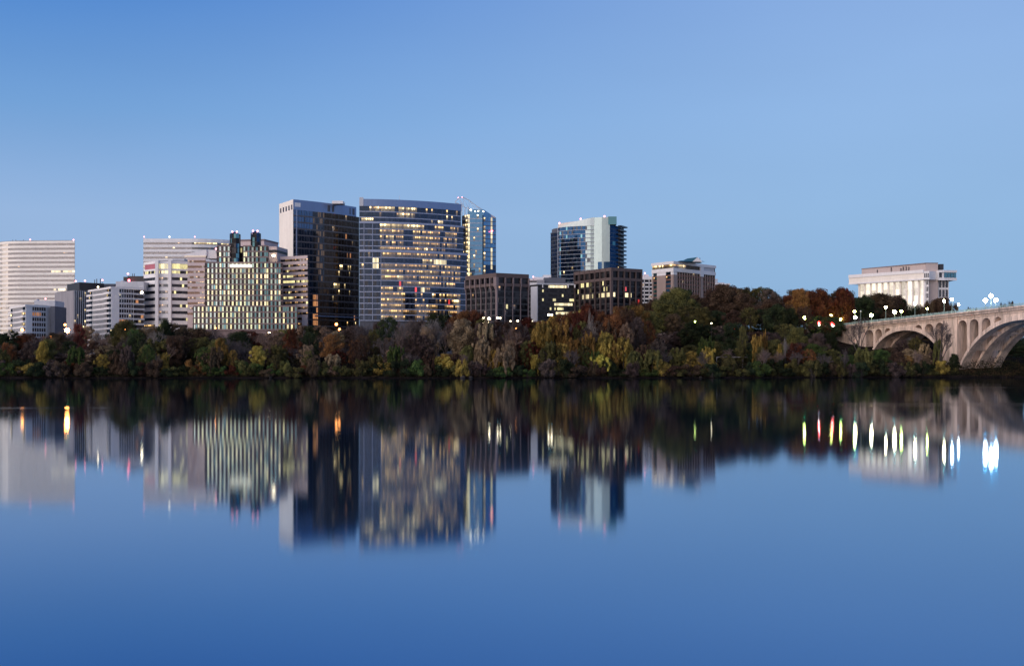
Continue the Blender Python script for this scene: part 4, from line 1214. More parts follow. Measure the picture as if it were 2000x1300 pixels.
# street lamps in the left part and along the parkway
for (name, lb, px, py, Y, r, m) in (
    ('street_lamp', 'brightest orange street lamp, below the black office block', 131, 645, 590, 1.15, e_orange),
    ('street_lamp', 'small orange street lamp just above the brightest orange one', 127, 634, 600, .6, e_orange2),
    ('street_lamp', 'red-orange street lamp below the small white apartment block', 43.5, 644, 590, .75, e_orange2),
    ('street_lamp', 'orange street lamp low in the trees, between the red-orange lamp and the brightest one', 100, 657.5, 585, .65, e_orange2),
    ('street_lamp', 'tiny orange street lamp below the taller white apartment block', 245.5, 643, 590, .45, e_orange2),
    ('street_lamp', 'yellowish street lamp in the trees at the left edge of the photo', 17, 659, 590, .6, e_warm2),
    ('street_lamp', 'orange street lamp in the trees at the foot of the dark high-rise', 663, 643, 590, .6, e_orange2),
    ('street_lamp', 'peach street lamp under the canopy of the dark high-rise', 657, 633, 700, .8, e_orange2),
    ('street_lamp', 'tiny orange street lamp in the trees below the glass grid of the pink complex', 421, 640.5, 590, .38, e_orange2),
    ('street_lamp', 'pale street lamp at the foot of the glass grid of the pink complex', 526, 650.5, 620, .7, e_warm2),
    ('street_lamp', 'left one of a pair of pinkish street lamps below the low black office block', 1071.5, 614.5, 585, .5, e_warm2),
    ('street_lamp', 'right one of a pair of pinkish street lamps below the low black office block', 1077.5, 614.5, 585, .5, e_warm2),
    ('street_lamp', 'tiny amber street lamp above the bank, below the flaring-pier office block', 1008, 641, 575, .35, e_orange2),
    ('street_lamp', 'tiny yellow street lamp in the dark trees below the hotel block', 1357.5, 628, 590, .5, e_yg2),
    ('street_lamp', 'tiny faint white street lamp in the dark trees right of the tiny yellow one', 1389.5, 631, 590, .3, e_warm2),
    ('street_lamp', 'leftmost yellow-green lamp, alone in the dark trees before the bridge', 1572, 620, 640, .85, e_ygreen)):
    lamp(name, lb, px, py, Y, r, m, polew=.07, pole=dark)
# car park lights
for i, (px, py, r) in enumerate(((936, 623.5, .55), (944, 621.5, .8), (955, 622, .7), (945, 629.5, .75), (953, 628.5, .5), (972, 620.5, .5), (977, 621, .4), (1011, 627, .6), (1022, 626, .5), (1026, 627, .45), (1039, 627, .5), (997, 627, .35), (1096, 621.5, .5))):
    lamp('street_lamp', 'small cream lamp in the cluster among treetops below the flaring-pier office block' if i < 8 else 'small cream lamp in the loose row right of the treetop lamp cluster', px, py, 610 + (i % 4) * 6, r, e_warm2, polew=.07, pole=dark, group='cream lamps below the flaring-pier office block' if i < 8 else 'cream lamps right of the treetop cluster')

# bridge lamps
def blamp(px, py, w, r, m, label, name='bridge_lamp'):
    # find the point at offset w across the bridge on this bearing
    k = (px - 1000) / F
    # B0 + BA s + BB w : x = k y
    s = (k * (B0.y + BB.y * w) - (B0.x + BB.x * w)) / (BA.x - k * BA.y)
    q = B0 + BA * s + BB * w
    lamp(name, label, px, py, q.y, r, m, 'street lamp', zb=zdeck(s) - .1, group='lamps along the bridge')
for args in ((1681, 607.5, .6, .38, e_unlit, 'unlit globe lamp on the near side of the bridge'),
             (1730, 600, .6, 0.58, e_warm, 'warm lamp on a tall pole above the first small bridge openings'),
             (1787, 593, .6, 0.64, e_warm, 'warm lamp on a tall pole above the right half of the small arch'),
             (1844, 588, .6, 0.64, e_warm, 'amber lamp on a tall pole above the solid pier of the bridge'),
             (1859.5, 584.5, 3, 0.58, e_white, 'white lamp on a tall pole just right of the amber one above the pier'),
             (1872, 594.5, 18, 0.47, e_white, 'pinkish white lamp right of the pier, low over the railing'),
             (1936, 577.5, 6, 0.89, e_white, 'topmost of the three brilliant white lamps over the big arch'),
             (1924.5, 586.5, 3, 0.89, e_white, 'lower left of the three brilliant white lamps over the big arch'),
             (1945, 586, 12, 0.89, e_white, 'lower right of the three brilliant white lamps over the big arch'),
             (1642, 623.5, 22, 0.56, e_ygreen, 'small yellow lamp at the left tip of the bridge railing'),
             (1623, 614.5, 22, 0.7, e_ygreen, 'yellow-green lamp above the red signals at the bridge head'),
             (1669, 608.5, 23, 0.66, e_ygreen, 'yellow-green lamp directly above a bright warm one near the bridge head'),
             (1670.5, 619.5, 8, 0.79, e_warm, 'bright warm lamp low at the railing, under a yellow-green one'),
             (1702, 615.5, 12, 0.79, e_warm, 'bright warm lamp low at the railing, second from the bridge head'),
             (1747, 609, 12, 0.89, e_warm, 'brightest warm lamp low at the railing, over the left half of the small arch'),
             (1760.5, 607.5, 22, 0.66, e_ygreen, 'yellowish lamp touching the brightest warm one over the small arch'),
             (1811, 602.5, 22, 0.47, e_ygreen, 'small green lamp low at the railing between the small arch and the pier')):
    blamp(*args)
# traffic signals
for px, py, Y, r, lb, g in ((1600, 630.5, 640, .55, 'left of the three red traffic signals at the bridge head', 1), (1612, 629.5, 645, .5, 'middle one of the three red traffic signals at the bridge head', 1), (1626, 632.5, 640, .7, 'right and brightest of the three red traffic signals at the bridge head', 1), (1433.5, 642, 585, .35, 'small lone red and green traffic signal in the trees on the slope', 0)):
    x, z = PX(px, Y), PZ(py, Y); zb = gz(x, Y)
    T = Thing('traffic_signal', lb, 'traffic light', (x, Y, zb), 'traffic signals at the bridge head' if g else None)
    mb = MB(); mb.tube((x, Y + .3, zb), (x, Y + .3, z + 1), .12, .1, 6); T.part('pole', mb, dark)
    mb = MB(); mb.box(x - .45, x + .45, Y - .1, Y + .3, z - 1.6, z + .8); T.part('housing', mb, dark)
    mb = MB(); mb.ball((x, Y - .2, z), r * 1.25, 8, 6); T.part('signal_light', mb, e_sigred)
    mb = MB(); mb.ball((x, Y - .2, z - 1.1), r * .8, 8, 6); T.part('signal_light', mb, e_white if g else e_siggreen)

# ------------------------------------------------------------------ GROUND AND WATER
def ground():
    xs = [-4000, -2500, -1500, -900, -600] + [(-420 + i * 6) for i in range(141)] + [600, 900, 1500, 2500, 4000]
    ds = [-60, -14, -6, -2, 0, 1, 2, 4, 6, 9, 13, 18, 25, 32, 40, 50, 60, 75, 90, 110, 130, 150, 200, 300, 600, 1200, 3000, 7000]
    v = []; f = []
    for x in xs:
        for d in ds:
            y = shore(x) + d + (0 if abs(d) > 20 else .8 * math.sin(x * .9 + d))
            v.append((x, y, gz(x, y)))
    m = len(ds)
    for i in range(len(xs) - 1):
        for j in range(m - 1):
            f.append((i * m + j, (i + 1) * m + j, (i + 1) * m + j + 1, i * m + j + 1))
    me = bpy.data.meshes.new('ground'); me.from_pydata(v, [], f); me.update()
    for p in me.polygons: p.use_smooth = True
    m_, nt, out = newmat('river_bank_earth')
    b = N(nt, 'ShaderNodeBsdfDiffuse')
    tc = N(nt, 'ShaderNodeTexCoord'); n1 = N(nt, 'ShaderNodeTexNoise'); n1.inputs['Scale'].default_value = .25; n1.inputs['Detail'].default_value = 8
    L(nt, tc.outputs['Object'], n1.inputs['Vector'])
    cr = N(nt, 'ShaderNodeValToRGB'); e = cr.color_ramp.elements; e[0].position = .35; e[0].color = (.008, .007, .006, 1); e[1].position = .7; e[1].color = (.030, .022, .020, 1)
    L(nt, n1.outputs['Fac'], cr.inputs[0]); L(nt, cr.outputs[0], b.inputs[0]); L(nt, b.outputs[0], out.inputs[0])
    me.materials.append(m_)
    o = bpy.data.objects.new('ground', me); col.objects.link(o); o['kind'] = 'structure'
ground()
# mud flats at the waterline
def water():
    me = bpy.data.meshes.new('water'); me.from_pydata([(-4500, -2500, 0), (4500, -2500, 0), (4500, 900, 0), (-4500, 900, 0)], [], [(0, 1, 2, 3)]); me.update()
    m, nt, out = newmat('calm_river_water')
    tc = N(nt, 'ShaderNodeTexCoord')
    d0 = N(nt, 'ShaderNodeBsdfDiffuse'); d0.inputs[0].default_value = (.004, .012, .025, 1)
    g0 = N(nt, 'ShaderNodeBsdfGlossy'); g0.distribution = 'BECKMANN'; g0.inputs[0].default_value = (.0, .15, .36, 1); g0.inputs['Roughness'].default_value = .08
    dif = N(nt, 'ShaderNodeAddShader'); L(nt, d0.outputs[0], dif.inputs[0]); L(nt, g0.outputs[0], dif.inputs[1])
    gl = N(nt, 'ShaderNodeBsdfGlossy'); gl.distribution = 'BECKMANN'; gl.inputs[0].default_value = (.80, .85, .90, 1)
    mp = N(nt, 'ShaderNodeMapping'); mp.inputs['Scale'].default_value = (.006, .05, 1); L(nt, tc.outputs['Object'], mp.inputs['Vector'])
    n1 = N(nt, 'ShaderNodeTexNoise'); n1.inputs['Scale'].default_value = 1; n1.inputs['Detail'].default_value = 4; L(nt, mp.outputs[0], n1.inputs['Vector'])
    mr = N(nt, 'ShaderNodeMapRange'); mr.inputs[1].default_value = .35; mr.inputs[2].default_value = .7; mr.inputs[3].default_value = .048; mr.inputs[4].default_value = .062
    L(nt, n1.outputs['Fac'], mr.inputs[0])
    mw_ = N(nt, 'ShaderNodeMapping'); mw_.inputs['Scale'].default_value = (.0035, .035, 1); mw_.inputs['Location'].default_value = (3.1, 7.7, 0); L(nt, tc.outputs['Object'], mw_.inputs['Vector'])
    nw = N(nt, 'ShaderNodeTexNoise'); nw.inputs['Scale'].default_value = 1; nw.inputs['Detail'].default_value = 5; L(nt, mw_.outputs[0], nw.inputs['Vector'])
    mq = N(nt, 'ShaderNodeMapRange'); mq.inputs[1].default_value = .60; mq.inputs[2].default_value = .74; mq.inputs[3].default_value = 0; mq.inputs[4].default_value = .07; L(nt, nw.outputs['Fac'], mq.inputs[0])
    L(nt, math_n(nt, 'ADD', mr.outputs[0], mq.outputs[0]), gl.inputs['Roughness'])
    # faint wind ripples
    mp2 = N(nt, 'ShaderNodeMapping'); mp2.inputs['Scale'].default_value = (.35, .9, 1); L(nt, tc.outputs['Object'], mp2.inputs['Vector'])
    n2 = N(nt, 'ShaderNodeTexNoise'); n2.inputs['Scale'].default_value = .6; n2.inputs['Detail'].default_value = 3; L(nt, mp2.outputs[0], n2.inputs['Vector'])
    bp = N(nt, 'ShaderNodeBump'); bp.inputs['Strength'].default_value = .02; bp.inputs['Distance'].default_value = .02; L(nt, n2.outputs['Fac'], bp.inputs['Height']); L(nt, bp.outputs[0], gl.inputs['Normal'])
    fr = N(nt, 'ShaderNodeFresnel'); fr.inputs['IOR'].default_value = 1.36
    ms = N(nt, 'ShaderNodeMixShader'); L(nt, fr.outputs[0], ms.inputs[0]); L(nt, dif.outputs[0], ms.inputs[1]); L(nt, gl.outputs[0], ms.inputs[2]); L(nt, ms.outputs[0], out.inputs[0])
    me.materials.append(m)
    o = bpy.data.objects.new('water', me); col.objects.link(o); o['kind'] = 'structure'
water()

# ------------------------------------------------------------------ TREES
rng = np.random.default_rng(11)
def quads_mesh(name, cen, nrm, size, mats):
    """many small leaf cards as one mesh (numpy)"""
    n = len(cen)
    a = np.cross(nrm, rng.normal(size=(n, 3))); a /= np.linalg.norm(a, axis=1)[:, None] + 1e-9
    b = np.cross(nrm, a)
    s = size[:, None]
    v = np.empty((n, 4, 3)); v[:, 0] = cen - a * s; v[:, 1] = cen - b * s * .7; v[:, 2] = cen + a * s; v[:, 3] = cen + b * s * .7
    me = bpy.data.meshes.new(name)
    me.vertices.add(n * 4); me.loops.add(n * 4); me.polygons.add(n)
    me.vertices.foreach_set('co', v.reshape(-1)); me.loops.foreach_set('vertex_index', np.arange(n * 4, dtype=np.int32))
    me.polygons.foreach_set('loop_start', np.arange(0, n * 4, 4, dtype=np.int32)); me.polygons.foreach_set('loop_total', np.full(n, 4, dtype=np.int32))
    me.update(calc_edges=True)
    for m in mats: me.materials.append(m)
    return me
def rvec(n):
    v = rng.normal(size=(n, 3)); return v / np.linalg.norm(v, axis=1)[:, None]

def tree_proto(kind, seed):
    """unit tree: height 1, crown width 1; returns (trunk mesh, crown mesh)"""
    rr = random.Random(seed)
    tb = MB(); lobes = []
    if kind in ('round', 'airy', 'tall'):
        base = {'round': .22, 'airy': .28, 'tall': .2}[kind]
        nl = {'round': 52, 'airy': 40, 'tall': 40}[kind]
        for i in range(nl):
            zz = base + (1 - base) * (i + .5) / nl * .93
            prof = math.sin(math.pi * min(1, max(0.06, ((zz - base) / (1 - base)) * .86 + .12))) ** .75
            ang = i * 2.4 + rr.uniform(-.5, .5); rad = .43 * prof * rr.uniform(.35, 1.05)
            r = (.105 if kind == 'round' else .08) * rr.uniform(.6, 1.4)
            lobes.append((rad * math.cos(ang), rad * math.sin(ang), zz, r))
        top = (rr.uniform(-.04, .04), rr.uniform(-.04, .04), .72)
        pts = [(0, 0, 0), (rr.uniform(-.02, .02), rr.uniform(-.02, .02), .25), (top[0] * .6, top[1] * .6, .5), top]
        rad = [.028, .020, .013, .005]
        for i in range(3): tb.tube(pts[i], pts[i+1], rad[i], rad[i+1], 7)
        for (x, y, z, r) in lobes[::2]:
            z0 = max(.18, z - .25); k = min(1, z0 / .72)
            s = (top[0] * k * .7, top[1] * k * .7, z0 * .92); m = ((s[0] + x) / 2, (s[1] + y) / 2, (s[2] + z) / 2 - .02)
            tb.tube(s, m, .010, .006, 5, cap=False); tb.tube(m, (x, y, z), .006, .002, 4, cap=False)
        for i in range(46 if kind == 'airy' else 26):
            x, y, z, r = rr.choice(lobes); dv = Vector((x, y, (z - .45) * .9)).normalized() if (x or y) else Vector((0, 0, 1))
            p0 = Vector((x, y, z)) - dv * r; p1 = Vector((x, y, z)) + (dv + Vector((rr.gauss(0, .35), rr.gauss(0, .35), rr.gauss(.25, .3)))) * r * rr.uniform(1.1, 1.9)
            if p1.z < 1.02: tb.tube(p0, p1, .004, .0015, 3, cap=False)
        nper = {'round': 430, 'airy': 190, 'tall': 360}[kind]
        C = []; Nn = []
        for (x, y, z, r) in lobes:
            n = int(nper * rr.uniform(.6, 1.2)); d = rvec(n); q = r * (rng.random(n) ** .45)[:, None]
            C.append(np.array([x, y, z]) + d * q * np.array([1.25, 1.25, .8])); nn = d + rvec(n) * .7 + np.array([0, 0, .3]); Nn.append(nn / np.linalg.norm(nn, axis=1)[:, None])
        n = nper * 4
        d = rvec(n); C.append(np.array([0, 0, .58]) + d * (rng.random(n) ** .4)[:, None] * np.array([.34, .34, .34])); Nn.append(rvec(n))
        C = np.concatenate(C); Nn = np.concatenate(Nn)
        keep = C[:, 2] > .08; C = C[keep]; Nn = Nn[keep]
        C[:, 2] = np.minimum(C[:, 2], 1.0 + rng.normal(size=len(C)) * .01)
        crown = quads_mesh('crown_' + kind, C, Nn, .0085 + .009 * rng.random(len(C)), [twig])
        return tb.mesh('trunk_' + kind, [bark]), crown
    if kind == 'shrub':
        lob = []
        for i in range(20):
            a = rr.uniform(0, 6.28); q = math.sqrt(rr.random()) * .38; z = .12 + .70 * rr.random() * (1 - q * 1.1)
            lob.append((q * math.cos(a), q * math.sin(a), z, rr.uniform(.10, .19)))
            tb.tube((q * .2 * math.cos(a), q * .2 * math.sin(a), 0), (q * math.cos(a), q * math.sin(a), z), .012, .004, 5, cap=False)
        C = []; Nn = []
        for (x, y, z, r) in lob:
            n = int(300 * rr.uniform(.6, 1.2)); d = rvec(n); C.append(np.array([x, y, z]) + d * (r * (rng.random(n) ** .5))[:, None]); nn = d + rvec(n) * .8; Nn.append(nn / np.linalg.norm(nn, axis=1)[:, None])
        C = np.concatenate(C); Nn = np.concatenate(Nn); C[:, 2] = np.clip(C[:, 2], .0, None)
        return tb.mesh('stem_shrub', [bark]), quads_mesh('crown_shrub', C, Nn, .016 + .016 * rng.random(len(C)), [twig])
    if kind == 'vine':          # a tree hung with climbing creeper: ragged columns of leaves
        C = []; Nn = []
        tb.tube((0, 0, 0), (.02, 0, .6), .03, .015, 7); tb.tube((.02, 0, .6), (0, .02, .93), .015, .004, 6)
        for i in range(15):
            a = rr.uniform(0, 6.28); q = rr.uniform(.08, .44); x, y = q * math.cos(a), q * math.sin(a); zt_ = rr.uniform(.60, .98) * (1 - q * .35); ln = rr.uniform(.15, .7)
            tb.tube((.01, 0, zt_ * .6), (x, y, zt_), .012, .004, 5, cap=False)
            t = 0.0; cx_, cy_ = x, y
            while t < ln:
                r = rr.uniform(.025, .075) * (1.25 - .5 * t); cx_ += rr.gauss(0, .022); cy_ += rr.gauss(0, .022)
                if rr.random() < .86:
                    n = int(120 + 2600 * r); d = rvec(n)
                    C.append(np.array([cx_, cy_, zt_ - t]) + d * (r * rng.random(n) ** .5)[:, None] * np.array([1, 1, 1.2])); nn = d + rvec(n) * .8; Nn.append(nn / np.linalg.norm(nn, axis=1)[:, None])
                t += r * rr.uniform(.8, 1.5)
        for i in range(34):
            a = rr.uniform(0, 6.28); q = rr.uniform(0, .42); n = int(rr.uniform(90, 260)); d = rvec(n); r = rr.uniform(.045, .10)
            C.append(np.array([q * math.cos(a), q * math.sin(a), rr.uniform(.42, .92) * (1 - q * .3)]) + d * (r * rng.random(n) ** .5)[:, None]); Nn.append(d)
        C = np.concatenate(C); Nn = np.concatenate(Nn); k = C[:, 2] > 0.01; C = C[k]; Nn = Nn[k]
        return tb.mesh('trunk_vine', [bark]), quads_mesh('crown_vine', C, Nn, .010 + .011 * rng.random(len(C)), [twig])
    if kind == 'bare':
        cb = MB()
        def grow(p, d, ln, r, dep):
            q = p + d * ln
            (tb if dep < 2 else cb).tube(p, q, r, r * .68, 6 if dep < 2 else 3, cap=False)
            if dep >= 6: return
            nch = 3 if dep > 0 else 4
            for i in range(nch):
                up = Vector((0, 0, .25 if dep < 4 else .1))
                nd = (d * (1.0 if i else 1.25) + Vector((rr.gauss(0, 1), rr.gauss(0, 1), rr.gauss(0, .55))) * (.50 + .05 * dep) + up).normalized()
                grow(p + d * ln * (1 if i == 0 else rr.uniform(.55, 1)), nd, ln * rr.uniform(.62, .82), max(r * .62, .0017), dep + 1)
        grow(Vector((0, 0, 0)), Vector((rr.uniform(-.06, .06), rr.uniform(-.06, .06), 1)).normalized(), .27, .024, 0)
        # normalise to the unit box
        allv = tb.v + cb.v; mz = max(v[2] for v in allv); mw = max(max(abs(v[0]), abs(v[1])) for v in allv) * 1.9
        for b in (tb, cb): b.v = [(v[0] / mw, v[1] / mw, max(0, v[2] / mz)) for v in b.v]
        return tb.mesh('trunk_bare', [bark]), cb.mesh('twigs_bare', [twig])

PROTO = {k: [tree_proto(k, 100 * i + s) for s in range(n)] for i, (k, n) in enumerate((('round', 5), ('airy', 4), ('tall', 3), ('shrub', 5), ('vine', 4), ('bare', 5)))}
LM = {
 'rust':   leaf_mat('leaves_rust', (0.0347, 0.0162, 0.0111), (0.1054, 0.0347, 0.0174), (0.186, 0.0682, 0.0273)),
 'red':    leaf_mat('leaves_red', (0.0775, 0.0232, 0.0186), (0.2015, 0.0543, 0.0388), (0.341, 0.124, 0.0775)),
 'orange': leaf_mat('leaves_orange', (0.0713, 0.0314, 0.0142), (0.2282, 0.0998, 0.0314), (0.3993, 0.1854, 0.057)),
 'brown':  leaf_mat('leaves_brown', (0.031, 0.0217, 0.017), (0.0853, 0.0527, 0.0341), (0.1395, 0.0899, 0.0543)),
 'olive':  leaf_mat('leaves_olive', (0.0322, 0.0343, 0.0181), (0.1008, 0.0946, 0.0322), (0.2015, 0.1713, 0.0504)),
 'dark':   leaf_mat('leaves_dark_green', (0.0124, 0.0186, 0.0139), (0.031, 0.0434, 0.0217), (0.0589, 0.0713, 0.0279)),
 'green':  leaf_mat('leaves_green', (0.0205, 0.0375, 0.0171), (0.0597, 0.0938, 0.0273), (0.1364, 0.1705, 0.0375)),
 'yellow': leaf_mat('leaves_yellow', (0.1248, 0.1105, 0.025), (0.4278, 0.3387, 0.0535), (0.7486, 0.5882, 0.1069)),
 'gold':   leaf_mat('leaves_gold', (0.0625, 0.0475, 0.0175), (0.2375, 0.15, 0.0325), (0.525, 0.3375, 0.0625)),
 'tan':    leaf_mat('leaves_tan', (0.0775, 0.0558, 0.0403), (0.2325, 0.155, 0.093), (0.434, 0.2945, 0.1705)),
 'mauve':  leaf_mat('leaves_mauve', (.040, .029, .026), (.100, .070, .060), (.165, .115, .095)),
 'twig': twig, 'twigp': twigp, 'twigw': barkp }
CN = {'rust': 'rusty', 'red': 'red', 'orange': 'orange', 'brown': 'dull brown', 'olive': 'olive', 'dark': 'dark green', 'green': 'green', 'yellow': 'yellow', 'gold': 'golden', 'tan': 'tan', 'mauve': 'mauve', 'twig': 'bare grey', 'twigp': 'bare pinkish', 'twigw': 'pale bare'}
KN = {'round': 'rounded tree', 'airy': 'sparse tree', 'tall': 'upright tree', 'shrub': 'bush', 'vine': 'vine tree', 'bare': 'tree'}
SPOT = [(-80, 'beyond left edge of photo'), (0, 'at photo left edge'), (22, 'below small white flats'), (62, 'right of small white flats'), (108, 'below blank grey wall'), (145, 'below black finned offices'), (180, 'below left half of flats'), (225, 'below right half of flats'),
 (281, 'below faceted offices, left end'), (322, 'below faceted offices, right end'), (366, 'below left pink wing'), (402, 'below glass grid, left'), (447, 'below left glass turret'), (488, 'below right glass turret'), (524, 'below glass grid, right'), (563, 'below right pink wing'),
 (601, 'below dark high-rise, left'), (650, 'below dark high-rise, right'), (700, 'below curved tower, left end'), (742, 'below curved tower, left part'), (790, 'below middle of curved tower'), (835, 'below curved tower, right part'), (880, 'below curved tower, right end'),
 (912, 'below flared piers, left face'), (970, 'below flared piers, right face'), (1032, 'below white corner pier'), (1062, 'below low black offices'), (1124, 'below brown block, left face'), (1160, 'below brown block, front corner'), (1205, 'below brown block, right face'),
 (1252, 'below narrow white building'), (1274, 'below tan hotel, left face'), (1320, 'below middle of tan hotel'), (1362, 'below tan hotel, right end'), (1397, 'just right of tan hotel'), (1430, 'far right of tan hotel'), (1470, 'midway between both hotels'), (1520, 'left of lone green lamp'), (1560, 'below lone green lamp'),
 (1595, 'beside red bridge signals'), (1635, 'before bridge abutment'), (1672, 'before abutment, right end'), (1700, 'at small arch left foot'), (1740, 'under small arch, left half'), (1780, 'under small arch, right half'), (1822, 'at small arch right foot'), (1850, 'before solid bridge pier'), (1880, 'by big arch foot'), (1930, 'under big arch'), (1990, 'under big arch, photo edge'), (2030, 'beyond right edge of photo')]
def spot(px):
    s = SPOT[0][1]
    for a, b in SPOT:
        if px >= a: s = b
    return s
TREES = []
cnt = {}
def tree(kind, px, ytop, Y, wpx, colr, row=None, trunkm=None, zb=None):
    x = PX(px, Y); g = gz(x, Y) - .2 if zb is None else zb
    h = PZ(ytop, Y) - g; w = wpx / F * Y
    if h < 1.2: return
    if kind == 'bare' and not colr.startswith('twig'): colr = {'mauve': 'twigp', 'tan': 'twigw'}.get(colr, 'twig')
    i = cnt.get(kind, 0); cnt[kind] = i + 1
    pr = PROTO[kind]; tm, cm = pr[i % len(pr)]
    e = bpy.data.objects.new('bush' if kind == 'shrub' else ('bare_tree' if kind == 'bare' else 'tree'), None); col.objects.link(e)
    e.location = (x, Y, g); e.rotation_euler[2] = rnd.uniform(0, 6.28); e.scale = (w, w, h)
    for nm, me, mt in (('stems' if kind == 'shrub' else 'trunk', tm, trunkm), ('twigs' if kind == 'bare' else 'crown', cm, LM[colr])):
        o = bpy.data.objects.new(nm, me); col.objects.link(o); o.parent = e
        if mt:
            o.material_slots[0].link = 'OBJECT'; o.material_slots[0].material = mt
    if row is None: row = 'at waterline' if Y - shore(x) < 14 else ('mid bank' if Y - shore(x) < 45 else 'on bank top')
    size = 'small' if h < 7 else ('' if h < 17 else 'tall')
    lb = ' '.join(f"{size} {CN[colr]} {KN[kind]} {row} {spot(px)}".split())
    grp = 'trees and bushes along the river bank' if Y < 600 else 'trees on the slope behind the bank'
    TREES.append([e, px, lb, 'bush' if kind == 'shrub' else 'tree', grp])
rnd = random.Random(5)

# skyline of the wooded bank (px, ytop)
PROF = [(-60, 650), (0, 655), (20, 645), (50, 652), (85, 655), (105, 650), (150, 640), (185, 640), (215, 648), (235, 632), (255, 628), (290, 640), (325, 624), (345, 628), (370, 640), (410, 636), (450, 640), (490, 645), (535, 645), (570, 638), (610, 634), (650, 640), (690, 632), (730, 618), (770, 612), (820, 618), (850, 610), (880, 604), (920, 606), (945, 616), (985, 622), (1030, 622), (1060, 622), (1095, 612), (1125, 600), (1150, 596), (1190, 608), (1215, 596), (1240, 590)]
def prof(px, P=PROF):
    for (a, ya), (b, yb) in zip(P[:-1], P[1:]):
        if a <= px <= b: return ya + (yb - ya) * (px - a) / (b - a)
    return P[0][1] if px < P[0][0] else P[-1][1]
# rear row (forms the skyline) on the left 2/3
px = -50
while px < 1245:
    y = prof(px) + rnd.uniform(-4, 8); w = rnd.uniform(50, 76)
    if 630 < px < 680: y = max(y, 643)
    c = rnd.choice(['brown', 'olive', 'dark', 'rust', 'brown', 'twig', 'olive', 'twigp', 'brown', 'tan'] if px < 1060 else ['rust', 'brown', 'gold', 'rust'])
    if 215 < px < 275: c = rnd.choice(['olive', 'green', 'dark'])
    if 860 < px < 935: c = 'rust' if px > 890 else 'dark'
    if 690 < px < 850: c = rnd.choice(['twig', 'twigp', 'mauve', 'twig', 'dark'])
    k = 'bare' if c.startswith('twig') else rnd.choice(['round', 'airy', 'tall', 'round'])
    tree(k, px, y, rnd.uniform(556, 590), w, c)
    px += rnd.uniform(15, 21)
# middle row
px = -40
while px < 1265:
    y = prof(px) + rnd.uniform(12, 46); w = rnd.uniform(40, 66)
    c = rnd.choice(['brown', 'mauve', 'dark', 'olive', 'brown', 'twig', 'rust', 'twigp', 'mauve', 'brown', 'tan', 'twig', 'olive'])
    k = 'bare' if c.startswith('twig') else rnd.choice(['round', 'airy', 'airy', 'vine', 'airy'])
    tree(k, px, y, rnd.uniform(522, 548), w, c)
    px += rnd.uniform(14, 21)
# front bushes
px = -40
while px < 1850:
    x = PX(px, 520); Y = shore(x) + rnd.uniform(1.5, 9)
    y = rnd.uniform(686, 716); w = rnd.uniform(28, 50)
    c = rnd.choice(['dark', 'dark', 'olive', 'brown', 'green', 'mauve', 'brown', 'olive', 'rust' if px < 700 else 'dark', 'gold' if rnd.random() < .4 else 'brown'])
    if rnd.random() < .3: tree(rnd.choice(['airy', 'vine', 'bare']), px + 6, rnd.uniform(668, 690), Y + 3, w, rnd.choice(['mauve', 'olive', 'brown', 'tan', 'green']) if 1 else c)
    tree('shrub', px, y, Y, w, c)
    px += rnd.uniform(15, 22)
